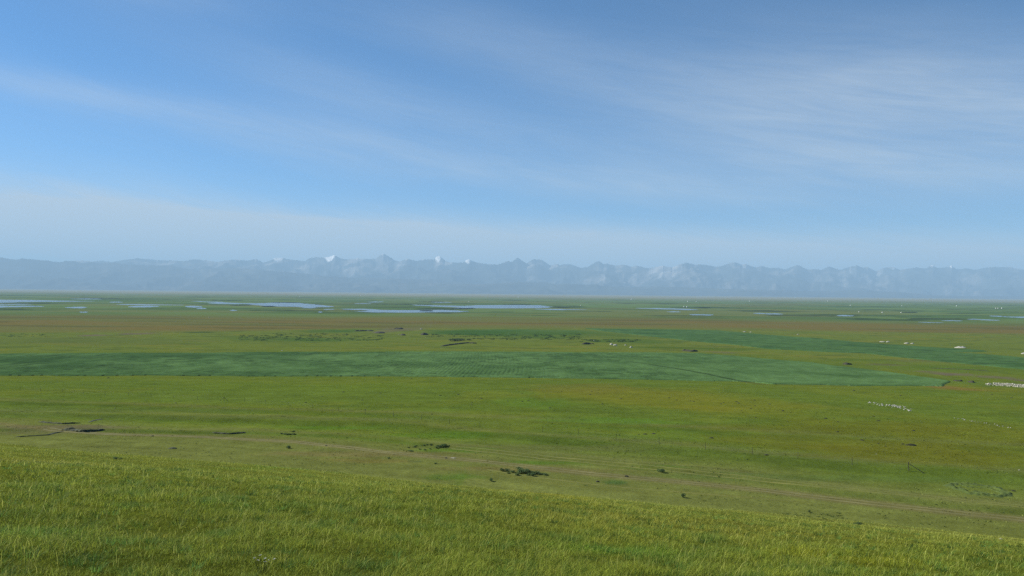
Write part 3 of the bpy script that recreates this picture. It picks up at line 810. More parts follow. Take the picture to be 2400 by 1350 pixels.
def ridge(name, pts, w, h, mat, label, cat, seed, group=None, taper=True, cliff=True):
    """a low bank along a line on the ground, steep on the near side"""
    P = line(pts); c = P.mean(0); c[2] = gz(c[0], c[1])[0]
    seg = np.hypot(*np.diff(P[:, :2], axis=0).T); s = np.concatenate([[0], np.cumsum(seg)])
    step = max(.25, s[-1] / 90)
    t = np.arange(0, s[-1] + step, step)
    x = np.interp(t, s, P[:, 0]); y = np.interp(t, s, P[:, 1])
    ker = np.hanning(9); ker /= ker.sum()
    x = np.convolve(np.pad(x, 4, mode='edge'), ker, 'valid'); y = np.convolve(np.pad(y, 4, mode='edge'), ker, 'valid')
    dx, dy = np.gradient(x), np.gradient(y); l = np.hypot(dx, dy) + 1e-9; nx, ny = -dy / l, dx / l
    sg = np.where(ny < 0, -1, 1); nx, ny = nx * sg, ny * sg              # pointing away from the camera
    env = np.clip(np.minimum(t, s[-1] - t) / (.12 * s[-1] + 1e-6), 0.05, 1) ** .6 if taper else np.ones_like(t)
    hh = h * env * (.5 + 1.0 * fbm(t / 1.3, t * 0, seed, 4))
    prof = [(-.55, -.35), (-.5, .0), (-.42, .55), (-.33, .95), (-.1, 1.0), (.15, .8), (.5, .0), (.6, -.35)] if cliff else [(-.6, -.3), (-.5, 0), (-.3, .6), (0, 1), (.3, .6), (.5, 0), (.6, -.3)]
    rows = []
    for u, v in prof:
        jx = (fbm(t / .9, t * 0 + u * 7, seed + 2, 3) - .5) * w * .35
        X = x + nx * (u * w + jx); Y = y + ny * (u * w + jx)
        Z = gz(X, Y) + np.where(v > 0, v * hh * (.8 + .4 * fbm(t / .7, t * 0 + u * 3, seed + 4, 3)), v * h)
        rows.append(np.stack([X - c[0], Y - c[1], Z - c[2]], 1))
    Vv = np.stack(rows, 1).reshape(-1, 3)
    m_ = mesh_np(name, Vv, grid_faces(len(t), len(prof)), None, False)
    return add(name, m_, mat, label=label, cat=cat, group=group, loc=c)

GB = 'sod banks of old pens beside the track'
ridge('turf_bank', [(92, 988.5), (110, 991), (150, 993.8), (190, 991.6)], 1.0, .34, M_sod, 'thin curved sod bank, farthest of those at the left edge', 'earth bank', 1101, GB)
ridge('turf_bank', [(209, 989.5), (222, 985.5), (242, 981.5)], 0.8, .16, M_sod, 'short faint broken sod bank curving up behind the thick bank', 'earth bank', 1105, GB)
ridge('turf_bank', [(150, 1006), (172, 1008.5), (185, 1010.5), (203, 1012.5), (225, 1010), (243, 1006)], 2.2, .62, M_sod, 'thick black sod bank where the dirt track begins', 'earth bank', 1109, GB)
ridge('turf_bank', [(35, 1024), (62, 1022.6), (90, 1021), (112, 1020), (130, 1015), (148, 1011.5)], 0.8, .2, M_sod, 'low thin sod bank nearest the grassy hill at the left edge', 'earth bank', 1113, GB)
ridge('turf_bank', [(498, 1013.6), (512, 1016), (530, 1017.4), (540, 1017.6), (556, 1016), (576, 1013.8)], 1.0, .42, M_sod, 'isolated bow shaped black sod bank just above the dirt track', 'earth bank', 1117, GB)
GE = 'dark eroded earth cuts in the pasture'
ridge('earth_cut', [(1365, 806.5), (1372, 806.8), (1379, 806)], 7, 1.8, M_soil, 'short black earth cut left of the pale rocks', 'earth bank', 1121, GE)
ridge('earth_cut', [(1378, 806.4), (1386, 806.2), (1392, 806.6)], 4, .9, M_soil, 'thin dark tail of the black earth cut left of the pale rocks', 'earth bank', 1122, GE)
ridge('earth_cut', [(1603, 822), (1612, 823), (1622, 824), (1630, 823)], 6, 1.4, M_soil, 'ragged black earth cut just behind the crop wedge', 'earth bank', 1123, GE)
ridge('earth_cut', [(1979, 853.4), (1986, 854.2), (1994, 854.2)], 6, 1.2, M_soil, 'dark hollow edge between the two right hand crop fields', 'earth bank', 1124, GE)
ridge('earth_cut', [(2238, 892.6), (2246, 893.6), (2252, 893.4)], 3, .8, M_soil, 'small black earth cut beyond the tip of the crop wedge', 'earth bank', 1125, GE)
ridge('earth_cut', [(2272, 895), (2278, 896.6), (2284, 897)], 3, 1.0, M_soil, 'black earth cut closest to the white wall', 'earth bank', 1126, GE)
ridge('earth_cut', [(1033, 811.5), (1045, 810), (1065, 807.4), (1080, 805.6), (1101, 803.4)], 4, 1.1, M_soil, 'long thin black ditch edge slanting behind the long crop strip', 'earth bank', 1127, GE)
ridge('earth_cut', [(1104, 804.6), (1110, 805), (1117, 805)], 5, 1.2, M_soil, 'short black ditch edge at the upper end of the slanting ditch', 'earth bank', 1128, GE)
ridge('earth_cut', [(830, 776), (850, 775.8), (874, 775.2)], 9, 1.6, M_soil, 'dark earth edge left of the brown mounds', 'earth bank', 1129, GE)
ridge('earth_cut', [(932, 770.6), (936, 770.9), (940, 770.8)], 14, 1.8, M_soil, 'small dark earth edge behind the brown mounds', 'earth bank', 1130, GE)
ridge('earth_cut', [(2180, 863), (2320, 870)], 2.5, .4, M_sod, 'faint sod step along the meadow beyond the crop wedge', 'earth bank', 1131, GE)

def heap(name, px, py, wpx, hpx, mat, label, cat, seed, depth=.7, group=None, rough=.35):
    p = place(px, py); s = p[1] / FPX
    me = lump_mesh(name, wpx * s * .5, wpx * s * .5 * depth, hpx * s, seed, rough)
    return add(name, me, mat, label=label, cat=cat, group=group, loc=p)
GM = 'earth mounds before the rust coloured marsh'
heap('earth_mound', 890, 780.5, 28, 3.6, M_mound, 'flat brown earth mound, leftmost of the mounds', 'mound', 1201, 1, GM)
heap('earth_mound', 945, 786, 15, 3.8, M_mound, 'small grey earth mound with pale stones, middle of the mounds', 'mound', 1205, 1, GM)
heap('earth_mound', 994, 785, 21, 5.2, M_soil, 'pointed dark earth mound, rightmost of the mounds', 'mound', 1209, 1, GM)
heap('earth_mound', 865, 775.6, 20, 2.6, M_sod, 'low grassy mound behind the brown mounds', 'mound', 1213, 1, GM)
heap('earth_mound', 405, 1051, 22, 3.0, M_sod, 'low grassy hummock on the slope at left', 'mound', 1217, .8)

# dark earth mounds in the meadow
MOLE = [(361, 900), (453, 915), (412, 945), (270, 957), (481, 893), (254, 886), (186, 891), (755, 929), (892, 922), (859, 924), (849, 938), (805, 919), (716, 944), (1032, 927), (1074, 925), (1128, 934), (1106, 949), (1106, 944), (1114, 933), (1012, 971), (856, 961), (1160, 903), (1179, 904), (1190, 941), (964, 888), (1224, 922), (1224, 941), (1239, 940), (1289, 956), (1335, 980), (1387, 918), (1383, 925), (1368, 933), (1412, 947), (1568, 932.5), (1586, 938), (1626, 941), (1618, 940), (1620, 920), (1690, 947), (1696, 944), (1726, 941.6), (1731, 945), (1768, 938), (1770, 951.5), (1760, 958), (1738, 962.5), (1771, 979), (1668, 1027), (1512, 1018), (1532, 1017), (1497, 1019), (1316, 918), (1456, 935), (1797, 1067), (1804, 947.6), (1823, 961.5), (1835, 963), (1935, 981), (1954, 980), (1964, 989), (2059, 986), (2048, 976), (1963.5, 1012.6), (2069, 1025), (2021, 1032), (2059, 1039), (2141, 1009.6), (2116, 1041), (2075, 1046), (2001, 915.5), (2325, 925), (2371, 932.3), (2111, 927)]
mole_me = [lump_mesh('earth_mound', .62, .5, .26, 1300 + 7 * k, .5) for k in range(5)]
for me in mole_me: me.materials.append(M_molehill)
for k, (px, py) in enumerate(MOLE):
    p = place(px, py)
    o = add('molehill', mole_me[k % 5], None, label='small dark heap of burrow earth dotted over the green meadow', cat='molehill', group='burrow heaps dotted over the meadow', loc=p)
    s = (.55 + .6 * random.random()) * (.55 + .45 * p[1] / 300)
    o.scale = (s * 1.15, s, s * .85); o.rotation_euler.z = random.random() * 6.28
o = add('molehill', lump_mesh('earth_mound', 1.3, .8, .34, 1399, .5, 30), M_molehill, label='widest dark heap of burrow earth, on the right side of the meadow', cat='molehill', group='burrow heaps dotted over the meadow', loc=place(2136, 1043.6))
o.rotation_euler.z = -.3

# scattered pale stones
rocks = [rock_mesh(1400 + k, .75, 2) for k in range(6)]
for me in rocks: me.materials.append(M_stone)
def stones(a, b, n, spread, smin, smax, label, group, seed, mid=None):
    g = np.random.default_rng(seed)
    pts = [a] + ([mid] if mid else []) + [b]; P = np.array(pts, float)
    s = np.concatenate([[0], np.cumsum(np.hypot(*np.diff(P, axis=0).T))])
    for k in range(n):
        t = g.random() ** .9 * s[-1]
        px = np.interp(t, s, P[:, 0]); py = np.interp(t, s, P[:, 1]) + g.normal() * spread
        p = place(px, py); z = smin + (smax - smin) * g.random() ** 2
        o = add('stone', rocks[int(g.integers(6))], None, label=label, cat='stone', group=group, loc=p + np.array([0, 0, .15 * z]))
        o.scale = (z * (.8 + .5 * g.random()), z * (.8 + .4 * g.random()), z); o.rotation_euler.z = g.random() * 6.28
stones((2036, 944), (2140, 962), 75, 2.0, .14, .46, 'pale rough stone in the thick scattered row on the right meadow', 'stones of the thick scattered row', 21, (2105, 954))
stones((2222, 977), (2372, 1003), 36, .8, .1, .26, 'tiny pale stone in the thin line lower right of the thick row', 'stones of the thin line', 22, (2310, 992))
for k, (px, py, s, lab) in enumerate([(765, 1045, .3, 'dark stone on the upper edge of the dirt track'), (1045, 1074, .3, 'dark stone on the near edge of the dirt track left of the white slab'), (1468.5, 1117, .36, 'dark round stone on the dirt track below the single bush'),
                                      (357, 1022.5, .34, 'dark stone on the dirt track near the bow shaped bank'), (1401, 1129.5, .3, 'dark stone on the turf near the green tuft patch'), (2375, 1151, .32, 'small dark stone right of the lumpy turf ruin')]):
    p = place(px, py)
    o = add('stone', rocks[k % 6].copy(), None, label=lab, cat='stone', loc=p); o.data.materials.clear(); o.data.materials.append(M_soil); o.scale = (s * 1.2, s, s)
for k, (px, py, s, lab) in enumerate([(1062, 1073.6, .28, 'white slab lying beside the dirt track'), (661, 822, .75, 'lone white stone behind the long crop strip'), (987, 771.4, 1.7, 'white stone on the low ridge behind the pointed mound'), (2054, 1064.6, .13, 'single tiny white stone in the right meadow'),
                                      (998, 791.5, .6, 'pale stone just below the pointed mound'), (934, 784.6, .9, 'pale stone beside the grey middle mound'), (2346, 1264, .07, 'tiny white stone on the slope at the lower right'), (1110, 804, .9, 'pale stone on the short ditch edge'), (2389, 1102, .16, 'tiny white stone at the right edge of the meadow')]):
    p = place(px, py)
    o = add('stone', rocks[(k + 2) % 6].copy(), None, label=lab, cat='stone', loc=p); o.data.materials.clear(); o.data.materials.append(M_chalk); o.scale = (s * (2.2 if k == 0 else 1.1), s, s * (.5 if k == 0 else 1))

# pale ruined wall at the right edge
def ruined_wall():
    P = line([(2310, 902), (2340, 904), (2400, 908), (2470, 913)])
    c = P[0].copy()
    g = np.random.default_rng(31)
    seg = np.hypot(*np.diff(P[:, :2], axis=0).T); s = np.concatenate([[0], np.cumsum(seg)])
    Vs, Fs, n = [], [], 0
    for course in range(4):
        t = g.random() * .4
        while t < s[-1]:
            L = .35 + .75 * g.random()
            top = 1.7 * min(1, .35 + t / 7) * (.75 + .4 * vnoise(np.array([t / 2.5]), np.array([.5]), 33)[0])
            if course * .42 < top and g.random() > .06 + (.5 if 2.6 < t < 3.7 else 0):
                x = np.interp(t + L / 2, s, P[:, 0]); y = np.interp(t + L / 2, s, P[:, 1]); z = gz(x, y)[0]
                hh = .40 + .06 * g.normal(); dd = .35 + .1 * g.random(); a = math.atan2(P[-1, 1] - P[0, 1], P[-1, 0] - P[0, 0]) + g.normal() * .06
                b = np.array([[i, j, k] for k in (0, 1) for j in (-1, 1) for i in (-1, 1)], float) * [L * .48, dd, 1]
                b[:, 2] = b[:, 2] * hh + course * .42 - (.15 if course == 0 else 0)
                b += g.normal(size=b.shape) * .03
                ca, sa = math.cos(a), math.sin(a)
                W = np.stack([b[:, 0] * ca - b[:, 1] * sa + x - c[0], b[:, 0] * sa + b[:, 1] * ca + y - c[1], b[:, 2] + z - c[2]], 1)
                Vs.append(W); Fs.append(np.array([[0, 1, 3, 2], [4, 6, 7, 5], [0, 4, 5, 1], [1, 5, 7, 3], [3, 7, 6, 2], [2, 6, 4, 0]]) + n); n += 8
            t += L + .03
    me = mesh_np('stone_wall', np.vstack(Vs), np.vstack(Fs))
    add('stone_wall', me, M_chalk, label='long pale ruined stone wall at the right edge of the meadow', cat='stone wall', loc=c)
ruined_wall()

GC = 'pale rock outcrops in the far pasture'
for k, (px, py, w, h, lab) in enumerate([(1433, 808, 9, 3.2, 'highest pale rock outcrop right of the black earth cut'), (1442, 809.5, 12, 2.6, 'broad low pale rock outcrop against the highest one'), (1466, 809.5, 6, 1.8, 'small pale rock between the two larger outcrops'),
                                         (1479, 814.6, 9, 2.2, 'flat pale rock outcrop nearest the crop wedge'), (2068, 801.5, 14, 1.6, 'thin pale rock strip above the far crop strip, leftmost of three'), (2081, 801.8, 9, 2.2, 'brighter pale rock beside the leftmost thin strip'),
                                         (2125, 805, 13, 2.2, 'pale rock outcrop in the middle above the far crop strip'), (2138, 805.6, 9, 1.8, 'low pale rock touching the middle outcrop'), (2252, 815.2, 28, 3.0, 'long pale rock outcrop near the end of the far crop strip'),
                                         (2400, 829.5, 14, 2.6, 'pale rock outcrop at the far right edge'), (1392, 799.6, 5, 1.6, 'small pale rock above the black earth cut'), (1745, 777.8, 8, 1.2, 'faint pale rock in the pasture at the rear of the far crop strip'), (1759, 778.6, 6, 1.2, 'faint small pale rock right of the other faint one'), (1870, 784.2, 5, 1.2, 'tiny pale rock on the rear edge of the far crop strip')]):
    heap('rock_outcrop', px, py, w, h, M_chalk, lab, 'rock outcrop', 1500 + 7 * k, .8, GC, .8)

# lumpy turf ruin on the lower right slope
def turf_ruin():
    c = place(2292, 1147)
    xs = np.arange(-6.5, 6.5, .11); ys = np.arange(-9, 9, .16)
    X, Y = np.meshgrid(xs, ys)
    rr = np.hypot(X / 4.6, Y / 6.2) + .35 * (fbm(X / 1.5, Y / 1.5, 44, 3) - .5)
    ring = np.exp(-((rr - .85) / .16) ** 2)
    inner = (1 - sstep(.7, 1.0, rr)) * sstep(.5, .66, ridged(X / 1.5 + 3, Y / 3.0, 45, 3))
    lum = .55 + .9 * fbm(X / .5, Y / .6, 46, 3)
    h = (.28 * ring + .2 * inner) * lum - .1 + .06 * (fbm(X / .4, Y / .4, 47, 2) - .5)
    h = np.where(rr > 1.3, -.2, h)
    Z = gz((X + c[0]).ravel(), (Y + c[1]).ravel()).reshape(X.shape) + h - c[2]
    F = grid_faces(*X.shape); k = (rr.ravel()[F] < 1.35).all(1); F = F[k]
    used = np.unique(F); mp = np.full(X.size, -1); mp[used] = np.arange(len(used))
    me = mesh_np('turf_ruin', np.stack([X.ravel(), Y.ravel(), Z.ravel()], 1)[used], mp[F], None, True)
    add('turf_ruin', me, plain_mat('turf_lump', tuple(D(76, 94, 42)), tuple(D(98, 112, 56)), 1.5, bump=.06), label='lumpy overgrown turf ruin on the lower right slope above the tracks', cat='turf ruin', loc=c)
turf_ruin()

# ------------------------------------------------------------------ bushes
def bush_protos(k, tall=1.0):
    g = np.random.default_rng(1600 + k)
    lob = [(g.normal() * .28, g.normal() * .22, .35 + .3 * g.random(), .28 + .16 * g.random()) for _ in range(6 + k % 3)]
    n = 520
    Vs, Cs = [], []
    for i in range(n):
        lx, ly, lz, lr = lob[int(g.integers(len(lob)))]
        d = g.normal(size=3); d /= np.linalg.norm(d); rr = lr * (.35 + .65 * g.random() ** .5)
        c = np.array([lx, ly, lz * tall]) + d * rr * np.array([1, 1, .95 * tall])
        c[2] = max(c[2], .03)
        a = g.normal(size=3); a /= np.linalg.norm(a); b = np.cross(a, g.normal(size=3)); b /= np.linalg.norm(b)
        s = .045 + .05 * g.random()
        q = np.array([c - a * s * 1.5, c + b * s * .6, c + a * s * 1.5, c - b * s * .6])
        Vs.append(q)
        Cs.append(np.tile(np.array([.095, .15, .055]) * (.5 + 1.1 * g.random()) * (1 + np.array([.4, .1, -.1]) * (g.random() - .4)), (4, 1)))
    F = (np.arange(n)[:, None] * 4 + np.arange(4)[None])
    leaf = mesh_np('foliage', np.vstack(Vs), F, np.vstack(Cs)); leaf.materials.append(M_leaf)
    SV, SF, m = [], [], 0
    for i in range(14):
        lx, ly, lz, lr = lob[i % len(lob)]
        v, f = tube_mesh((lx * .25, ly * .25, -.05), (lx + g.normal() * .1, ly + g.normal() * .1, (lz + lr * .8) * tall), .018, .006, 5, .01, 3, i)
        SV.append(v); SF.append(f + m); m += len(v)
    st = mesh_np('stem', np.vstack(SV), np.vstack(SF), None, True); st.materials.append(M_stem)
    return leaf, st
BP = [bush_protos(k) for k in range(5)]
def bush(px, py, wpx, hpx, label, group=None, k=None, name='bush', cat='bush'):
    p = place(px, py); s = p[1] / FPX
    k = random.randrange(5) if k is None else k
    o = add(name, None, label=label, cat=cat, group=group, loc=p)
    o.scale = (wpx * s, wpx * s * .9, hpx * s); o.rotation_euler.z = random.random() * 6.28
    add('foliage', BP[k][0], None, o); add('stem', BP[k][1], None, o)
    return o
bush(1549, 1107, 13, 10, 'single dark bush between the dirt track and the wire fence', k=0)
bush(1600, 1166, 8, 11, 'small upright dark bush on the slope below the dirt track', k=1)
bush(1150, 1128, 9, 8, 'small stalky bush at the edge of the grassy hill, left of the thicket', k=2)
bush(677, 1051, 9, 7, 'small round bush below the dirt track at left', k=3)
bush(911, 1075, 6, 4, 'tiny bush below the dirt track, halfway to the thicket', k=4)
bush(1020, 1087, 6, 3, 'tiny flat bush below the white slab', k=1)
bush(1896, 1200, 6, 5, 'tiny bush on the rough hummocky turf at lower right', k=2)
bush(275, 1077, 13, 6, 'low bush at the crest of the near hill on the left', k=0)
bush(2013, 1231, 18, 6, 'low wide bush at the crest of the near hill on the right', k=3)
TH1 = 'bushes of the dense thicket below the dirt track'
for k, (px, py, w, h, lab) in enumerate([(1177, 1104, 9, 7, 'leftmost dark bush of the thicket'), (1188, 1104, 11, 6, 'low bush second from the left in the thicket'), (1201, 1107, 10, 5, 'pale loose bush between the left pair and the main thicket'), (1192, 1110, 6, 4, 'tiny bush in front of the left pair of the thicket'),
                                         (1224, 1104, 18, 9, 'rearmost tall bush of the thicket, behind the biggest one'), (1223, 1109, 18, 9, 'biggest dark bush in the heart of the thicket'), (1212, 1114, 9, 6, 'round dark bush at the front left of the main thicket'), (1238, 1108, 14, 8, 'leafy bush right behind the middle of the thicket'),
                                         (1240, 1115, 9, 7, 'dark bush at the front middle of the thicket'), (1250, 1116, 10, 8, 'frontmost dark bush of the thicket'), (1254, 1111, 16, 7, 'wide bush on the right of the thicket'), (1268, 1112, 14, 5, 'low bush second from the right in the thicket'), (1277, 1113, 12, 4, 'rightmost flat bush of the thicket')]):
    bush(px, py, w, h, lab, TH1)
TH2 = 'small bushes in an open ring above the dirt track'
for k, (px, py, w, h) in enumerate([(958, 1050, 5, 3), (971, 1049, 6, 4), (976, 1046, 5, 3), (992, 1045, 6, 4), (1001, 1043, 5, 3), (1010, 1043.5, 6, 4), (984, 1054, 5, 3), (996, 1055, 6, 3), (1008, 1053, 5, 3), (1024, 1051, 8, 5), (1031, 1048, 10, 6), (964, 1058, 10, 3)]):
    bush(px, py, w, h, 'small scattered dark bush in the open ring above the dirt track', TH2)
bush(1040, 1047, 12, 8, 'largest bush at the right end of the open ring above the dirt track', TH2, 1)
bush(1051, 1046, 6, 3, 'small bush just right of the largest ring bush', TH2, 2)
TH3 = 'low bushes in a short row above the dirt track'
for (px, py, w, h) in [(660, 1017, 6, 2.5), (667, 1018, 7, 3), (674, 1019, 8, 3), (682, 1018.5, 8, 3), (690, 1018, 7, 3)]:
    bush(px, py, w, h, 'low dark bush in the short row right of the bow shaped bank', TH3)
bush(687, 1012.5, 8, 3.5, 'low bush standing behind the short row right of the bow shaped bank', TH3)
TH4 = 'bushes of the far clump behind the long crop strip'
for (px, py, w, h, lab) in [(1065, 799, 18, 6.5, 'left dark bush of the far clump above the slanting ditch'), (1080, 798, 18, 5.5, 'middle bush of the far clump above the slanting ditch'), (1094, 797.5, 14, 4, 'right low bush of the far clump above the slanting ditch')]:
    bush(px, py, w, h, lab, TH4)

# rough weeds in the far pasture
def weeds():
    g = np.random.default_rng(51)
    regs = [(1110, 1360, 783, 797, 420), (1000, 1120, 783, 790, 90), (560, 900, 786, 799, 420), (1360, 1500, 796, 802, 200), (1835, 1975, 1201, 1222, 120), (20, 130, 783, 790, 40), (640, 820, 781, 786, 60)]
    Vs, Cs, n = [], [], 0
    for x0, x1, y0, y1, m in regs:
        for i in range(m):
            px = x0 + (x1 - x0) * g.random(); py = y0 + (y1 - y0) * g.random()
            if vnoise(np.array([px / 14]), np.array([py / 2.4]), 52)[0] < .45: continue
            p = place(px, py); s = p[1] / FPX
            for j in range(9):
                c = p + np.array([g.normal() * 2.2 * s, g.normal() * 3 * s, 0]); c[2] = gz(c[0], c[1])[0]
                h = (.7 + 1.3 * g.random()) * s * .8; w = (.6 + 1.0 * g.random()) * s * .6; a = g.random() * 3.14
                e = np.array([math.cos(a) * w, math.sin(a) * w, 0]); l = np.array([g.normal() * .3 * h, g.normal() * .3 * h, h])
                Vs.append(np.array([c - e * .6, c + e * .6, c + e + l, c - e * .5 + l * .9])); Cs.append(np.tile(D(64, 90, 48) * (.6 + .8 * g.random()), (4, 1)))
    m = len(Vs)
    add('weeds', mesh_np('weeds', np.vstack(Vs), np.arange(m * 4).reshape(-1, 4), np.vstack(Cs)), M_leaf, label='rough dark weeds patching the pasture behind the crop', cat='weeds', kind='stuff')
weeds()

def tussocks():
    g = np.random.default_rng(57); n = 26000
    y = 105 + 330 * g.random(n) ** .8; x = (g.random(n) * 2 - 1) * .72 * y
    k = fbm(x / 18, y / 26, 58, 4) + .25 * g.random(n) > .62
    x, y = x[k], y[k]; n = len(x)
    m = 5
    x = np.repeat(x, m) + g.normal(size=n * m) * .16; y = np.repeat(y, m) + g.normal(size=n * m) * .16; z = gz(x, y) - .02
    n = n * m
    h = .06 + .14 * g.random(n) ** 2; w = .05 + .10 * g.random(n); a = g.random(n) * 6.283
    ex, ey = np.cos(a) * w, np.sin(a) * w; lx, ly = g.normal(size=n) * .3 * h, g.normal(size=n) * .3 * h
    P = np.stack([np.stack([x - ex, y - ey, z], 1), np.stack([x + ex, y + ey, z], 1), np.stack([x + ex * .7 + lx, y + ey * .7 + ly, z + h], 1), np.stack([x - ex * .5 + lx, y - ey * .5 + ly, z + h * .85], 1)], 1)
    C = ground_color(x, y) * (1.15 + 1.1 * np.repeat(g.random(n // m), m))[:, None]
    add('tussocks', mesh_np('tussocks', P.reshape(-1, 3), np.arange(n * 4).reshape(-1, 4), np.repeat(C, 4, 0)), M_leaf, label='small grass tussocks flecking the slope and meadow', cat='grass', kind='stuff')
tussocks()

# ------------------------------------------------------------------ yurts on the plain
def yurt_parts():
    n = 24
    th = np.linspace(0, 2 * math.pi, n, endpoint=False)
    def ring(prof):
        Vv = np.vstack([np.stack([np.cos(th) * r, np.sin(th) * r, np.full(n, z)], 1) for r, z in prof])
        return Vv, grid_faces(len(prof), n, True)
    w = mesh_np('wall', *ring([(1.0, -.05), (1.0, .56), (.97, .6)]), None, True); w.materials.append(M_felt)
    r = mesh_np('roof', *ring([(1.05, .57), (1.03, .62), (.72, .86), (.38, 1.02), (.18, 1.06)]), None, True); r.materials.append(M_felt2)
    c = mesh_np('crown_ring', *ring([(.2, 1.04), (.2, 1.12), (.1, 1.15), (.01, 1.15)]), None, True); c.materials.append(M_wood)
    b = np.array([[x, y, z] for z in (0, .5) for y in (-1.05, -.95) for x in (-.17, .17)], float)
    d = mesh_np('door', b, np.array([[0, 2, 3, 1], [4, 5, 7, 6], [0, 1, 5, 4], [1, 3, 7, 5], [3, 2, 6, 7], [2, 0, 4, 6]])); d.materials.append(M_door)
    return (('wall', w), ('roof', r), ('door', d), ('crown_ring', c))
YP = yurt_parts()
GY_ = 'white felt yurts scattered over the far plain'
YURT = [(549, 679.5, 2.6, 'white yurt at the foot of the hills, farthest on the left'), (703, 697, 2.0, 'small white yurt beyond the middle pond'), (784, 692.5, 2.0, 'small white yurt on the far plain right of the middle pond'), (845, 692.8, 1.8, 'small white yurt between the two central ponds, far back'),
        (838, 684, 3.2, 'white yurt at the foot of the mountains in the centre, left of a pair'), (846, 684, 2.6, 'white yurt at the foot of the mountains in the centre, right of a pair'), (1215, 697, 1.8, 'small white yurt beyond the large right pond'), (1361, 716, 2.2, 'white yurt just right of the large right pond'),
        (1480, 702, 3, 'white yurt before the dark foothill'), (1603, 719.5, 2.6, 'white yurt behind the long thin pond, left of a pair'), (1610, 719.8, 3, 'white yurt behind the long thin pond, right of a pair'), (1612, 707, 2.4, 'left white yurt of the distant pair above the thin pond'), (1632, 707.2, 2.4, 'right white yurt of the distant pair above the thin pond'),
        (1757, 706.5, 2.2, 'lone white yurt far out on the right plain'), (1940, 706, 2.0, 'faint yurt close under the right foothill'), (1993, 716, 2.4, 'white yurt on the right plain before the foothill'), (2013, 731.5, 2.4, 'white yurt above the small right pools, leftmost'), (2068, 732.8, 3, 'white yurt above the small right pools, middle'), (2112, 733, 2.6, 'white yurt above the small right pools, rightmost'),
        (2114, 717, 1.8, 'tiny yurt on the far right plain'), (2242, 717.6, 2.4, 'yurt on the far right plain left of the group of three'), (2334, 723, 2.6, 'left white yurt of the group of three at right'), (2339, 723.2, 2.4, 'middle white yurt of the group of three at right'), (2348, 723, 3, 'right white yurt of the group of three at right'), (490, 744.2, 2, 'white yurt on the upper edge of the rust coloured sedge'), (1099, 707.6, 2.2, 'white yurt behind the head of the large right pond')]
for k, (px, py, w, lab) in enumerate(YURT):
    p = place(px, py); s = w * p[1] / FPX * .5
    o = add('yurt', None, label=lab, cat='yurt', group=GY_, loc=p)
    o.scale = (s, s, s * 1.15); o.rotation_euler.z = random.uniform(-.7, .7)
    for nm, me in YP: add(nm, me, None, o)

# ------------------------------------------------------------------ white flowering plant at the bottom edge
def flower_plant():
    p = place(614, 1343)
    o = add('flowering_plant', None, label='small white flowering plant in the grass at the bottom edge', cat='plant', loc=p)
    g = np.random.default_rng(61)
    SV, SF, m = [], [], 0
    heads = []
    for k in range(7):
        e = np.array([g.normal() * .05, g.normal() * .04, .12 + .06 * g.random()])
        v, f = tube_mesh((e[0] * .3, e[1] * .3, -.02), e, .003, .002, 5, .002, 3, k); SV.append(v); SF.append(f + m); m += len(v); heads.append(e)
    add('stem', mesh_np('stem', np.vstack(SV), np.vstack(SF), None, True), M_stem, o)
    for e in heads:
        Vs, n = [], 0
        for j in range(16):
            c = e + np.array([g.normal() * .007, g.normal() * .007, abs(g.normal()) * .005]); a = g.random() * 6.28; w = .0028
            t = np.array([math.cos(a), math.sin(a), .3 * g.normal()]) * w; u = np.array([-math.sin(a), math.cos(a), .3 * g.normal()]) * w
            Vs.append(np.array([c - t, c + u, c + t, c - u]))
        add('flower_head', mesh_np('flower_head', np.vstack(Vs), np.arange(64).reshape(-1, 4)), M_flower, o)
flower_plant()

# ------------------------------------------------------------------ air
import bmesh
bm = bmesh.new(); bmesh.ops.create_cube(bm, size=1)
me = bpy.data.meshes.new('haze'); bm.to_mesh(me); bm.free()
for v in me.vertices:
    v.co = Vector((v.co.x * 104000, -52500 + (v.co.y + .5) * 105000, -76 + (v.co.z + .5) * (1750 + 76)))
mh, nt, out = new_mat('air')
pv = nt.nodes.new('ShaderNodeVolumePrincipled')
HAZE_D, HAZE_C, HAZE_A = 4.6e-5, (.475, .745, .98), .0
pv.inputs['Color'].default_value = (*HAZE_C, 1); pv.inputs['Density'].default_value = HAZE_D; pv.inputs['Anisotropy'].default_value = HAZE_A
nt.links.new(pv.outputs[0], out.inputs['Volume'])
hz = add('haze', me, mh, kind='stuff', label='thin blue haze over the plain and mountains', cat='haze')

# ------------------------------------------------------------------ light
SUN_EL, SUN_AZ = R(31), R(-70)            # azimuth from the view direction (+Y) towards +X; the sun stands to the left
sd = Vector((math.sin(SUN_AZ) * math.cos(SUN_EL), math.cos(SUN_AZ) * math.cos(SUN_EL), math.sin(SUN_EL)))
sl = bpy.data.lights.new('sun', 'SUN'); sl.energy = 4.5; sl.angle = R(.53); sl.color = (1, .95, .86)
so = bpy.data.objects.new('sun', sl); COL.objects.link(so)
so.rotation_euler = sd.to_track_quat('Z', 'Y').to_euler()

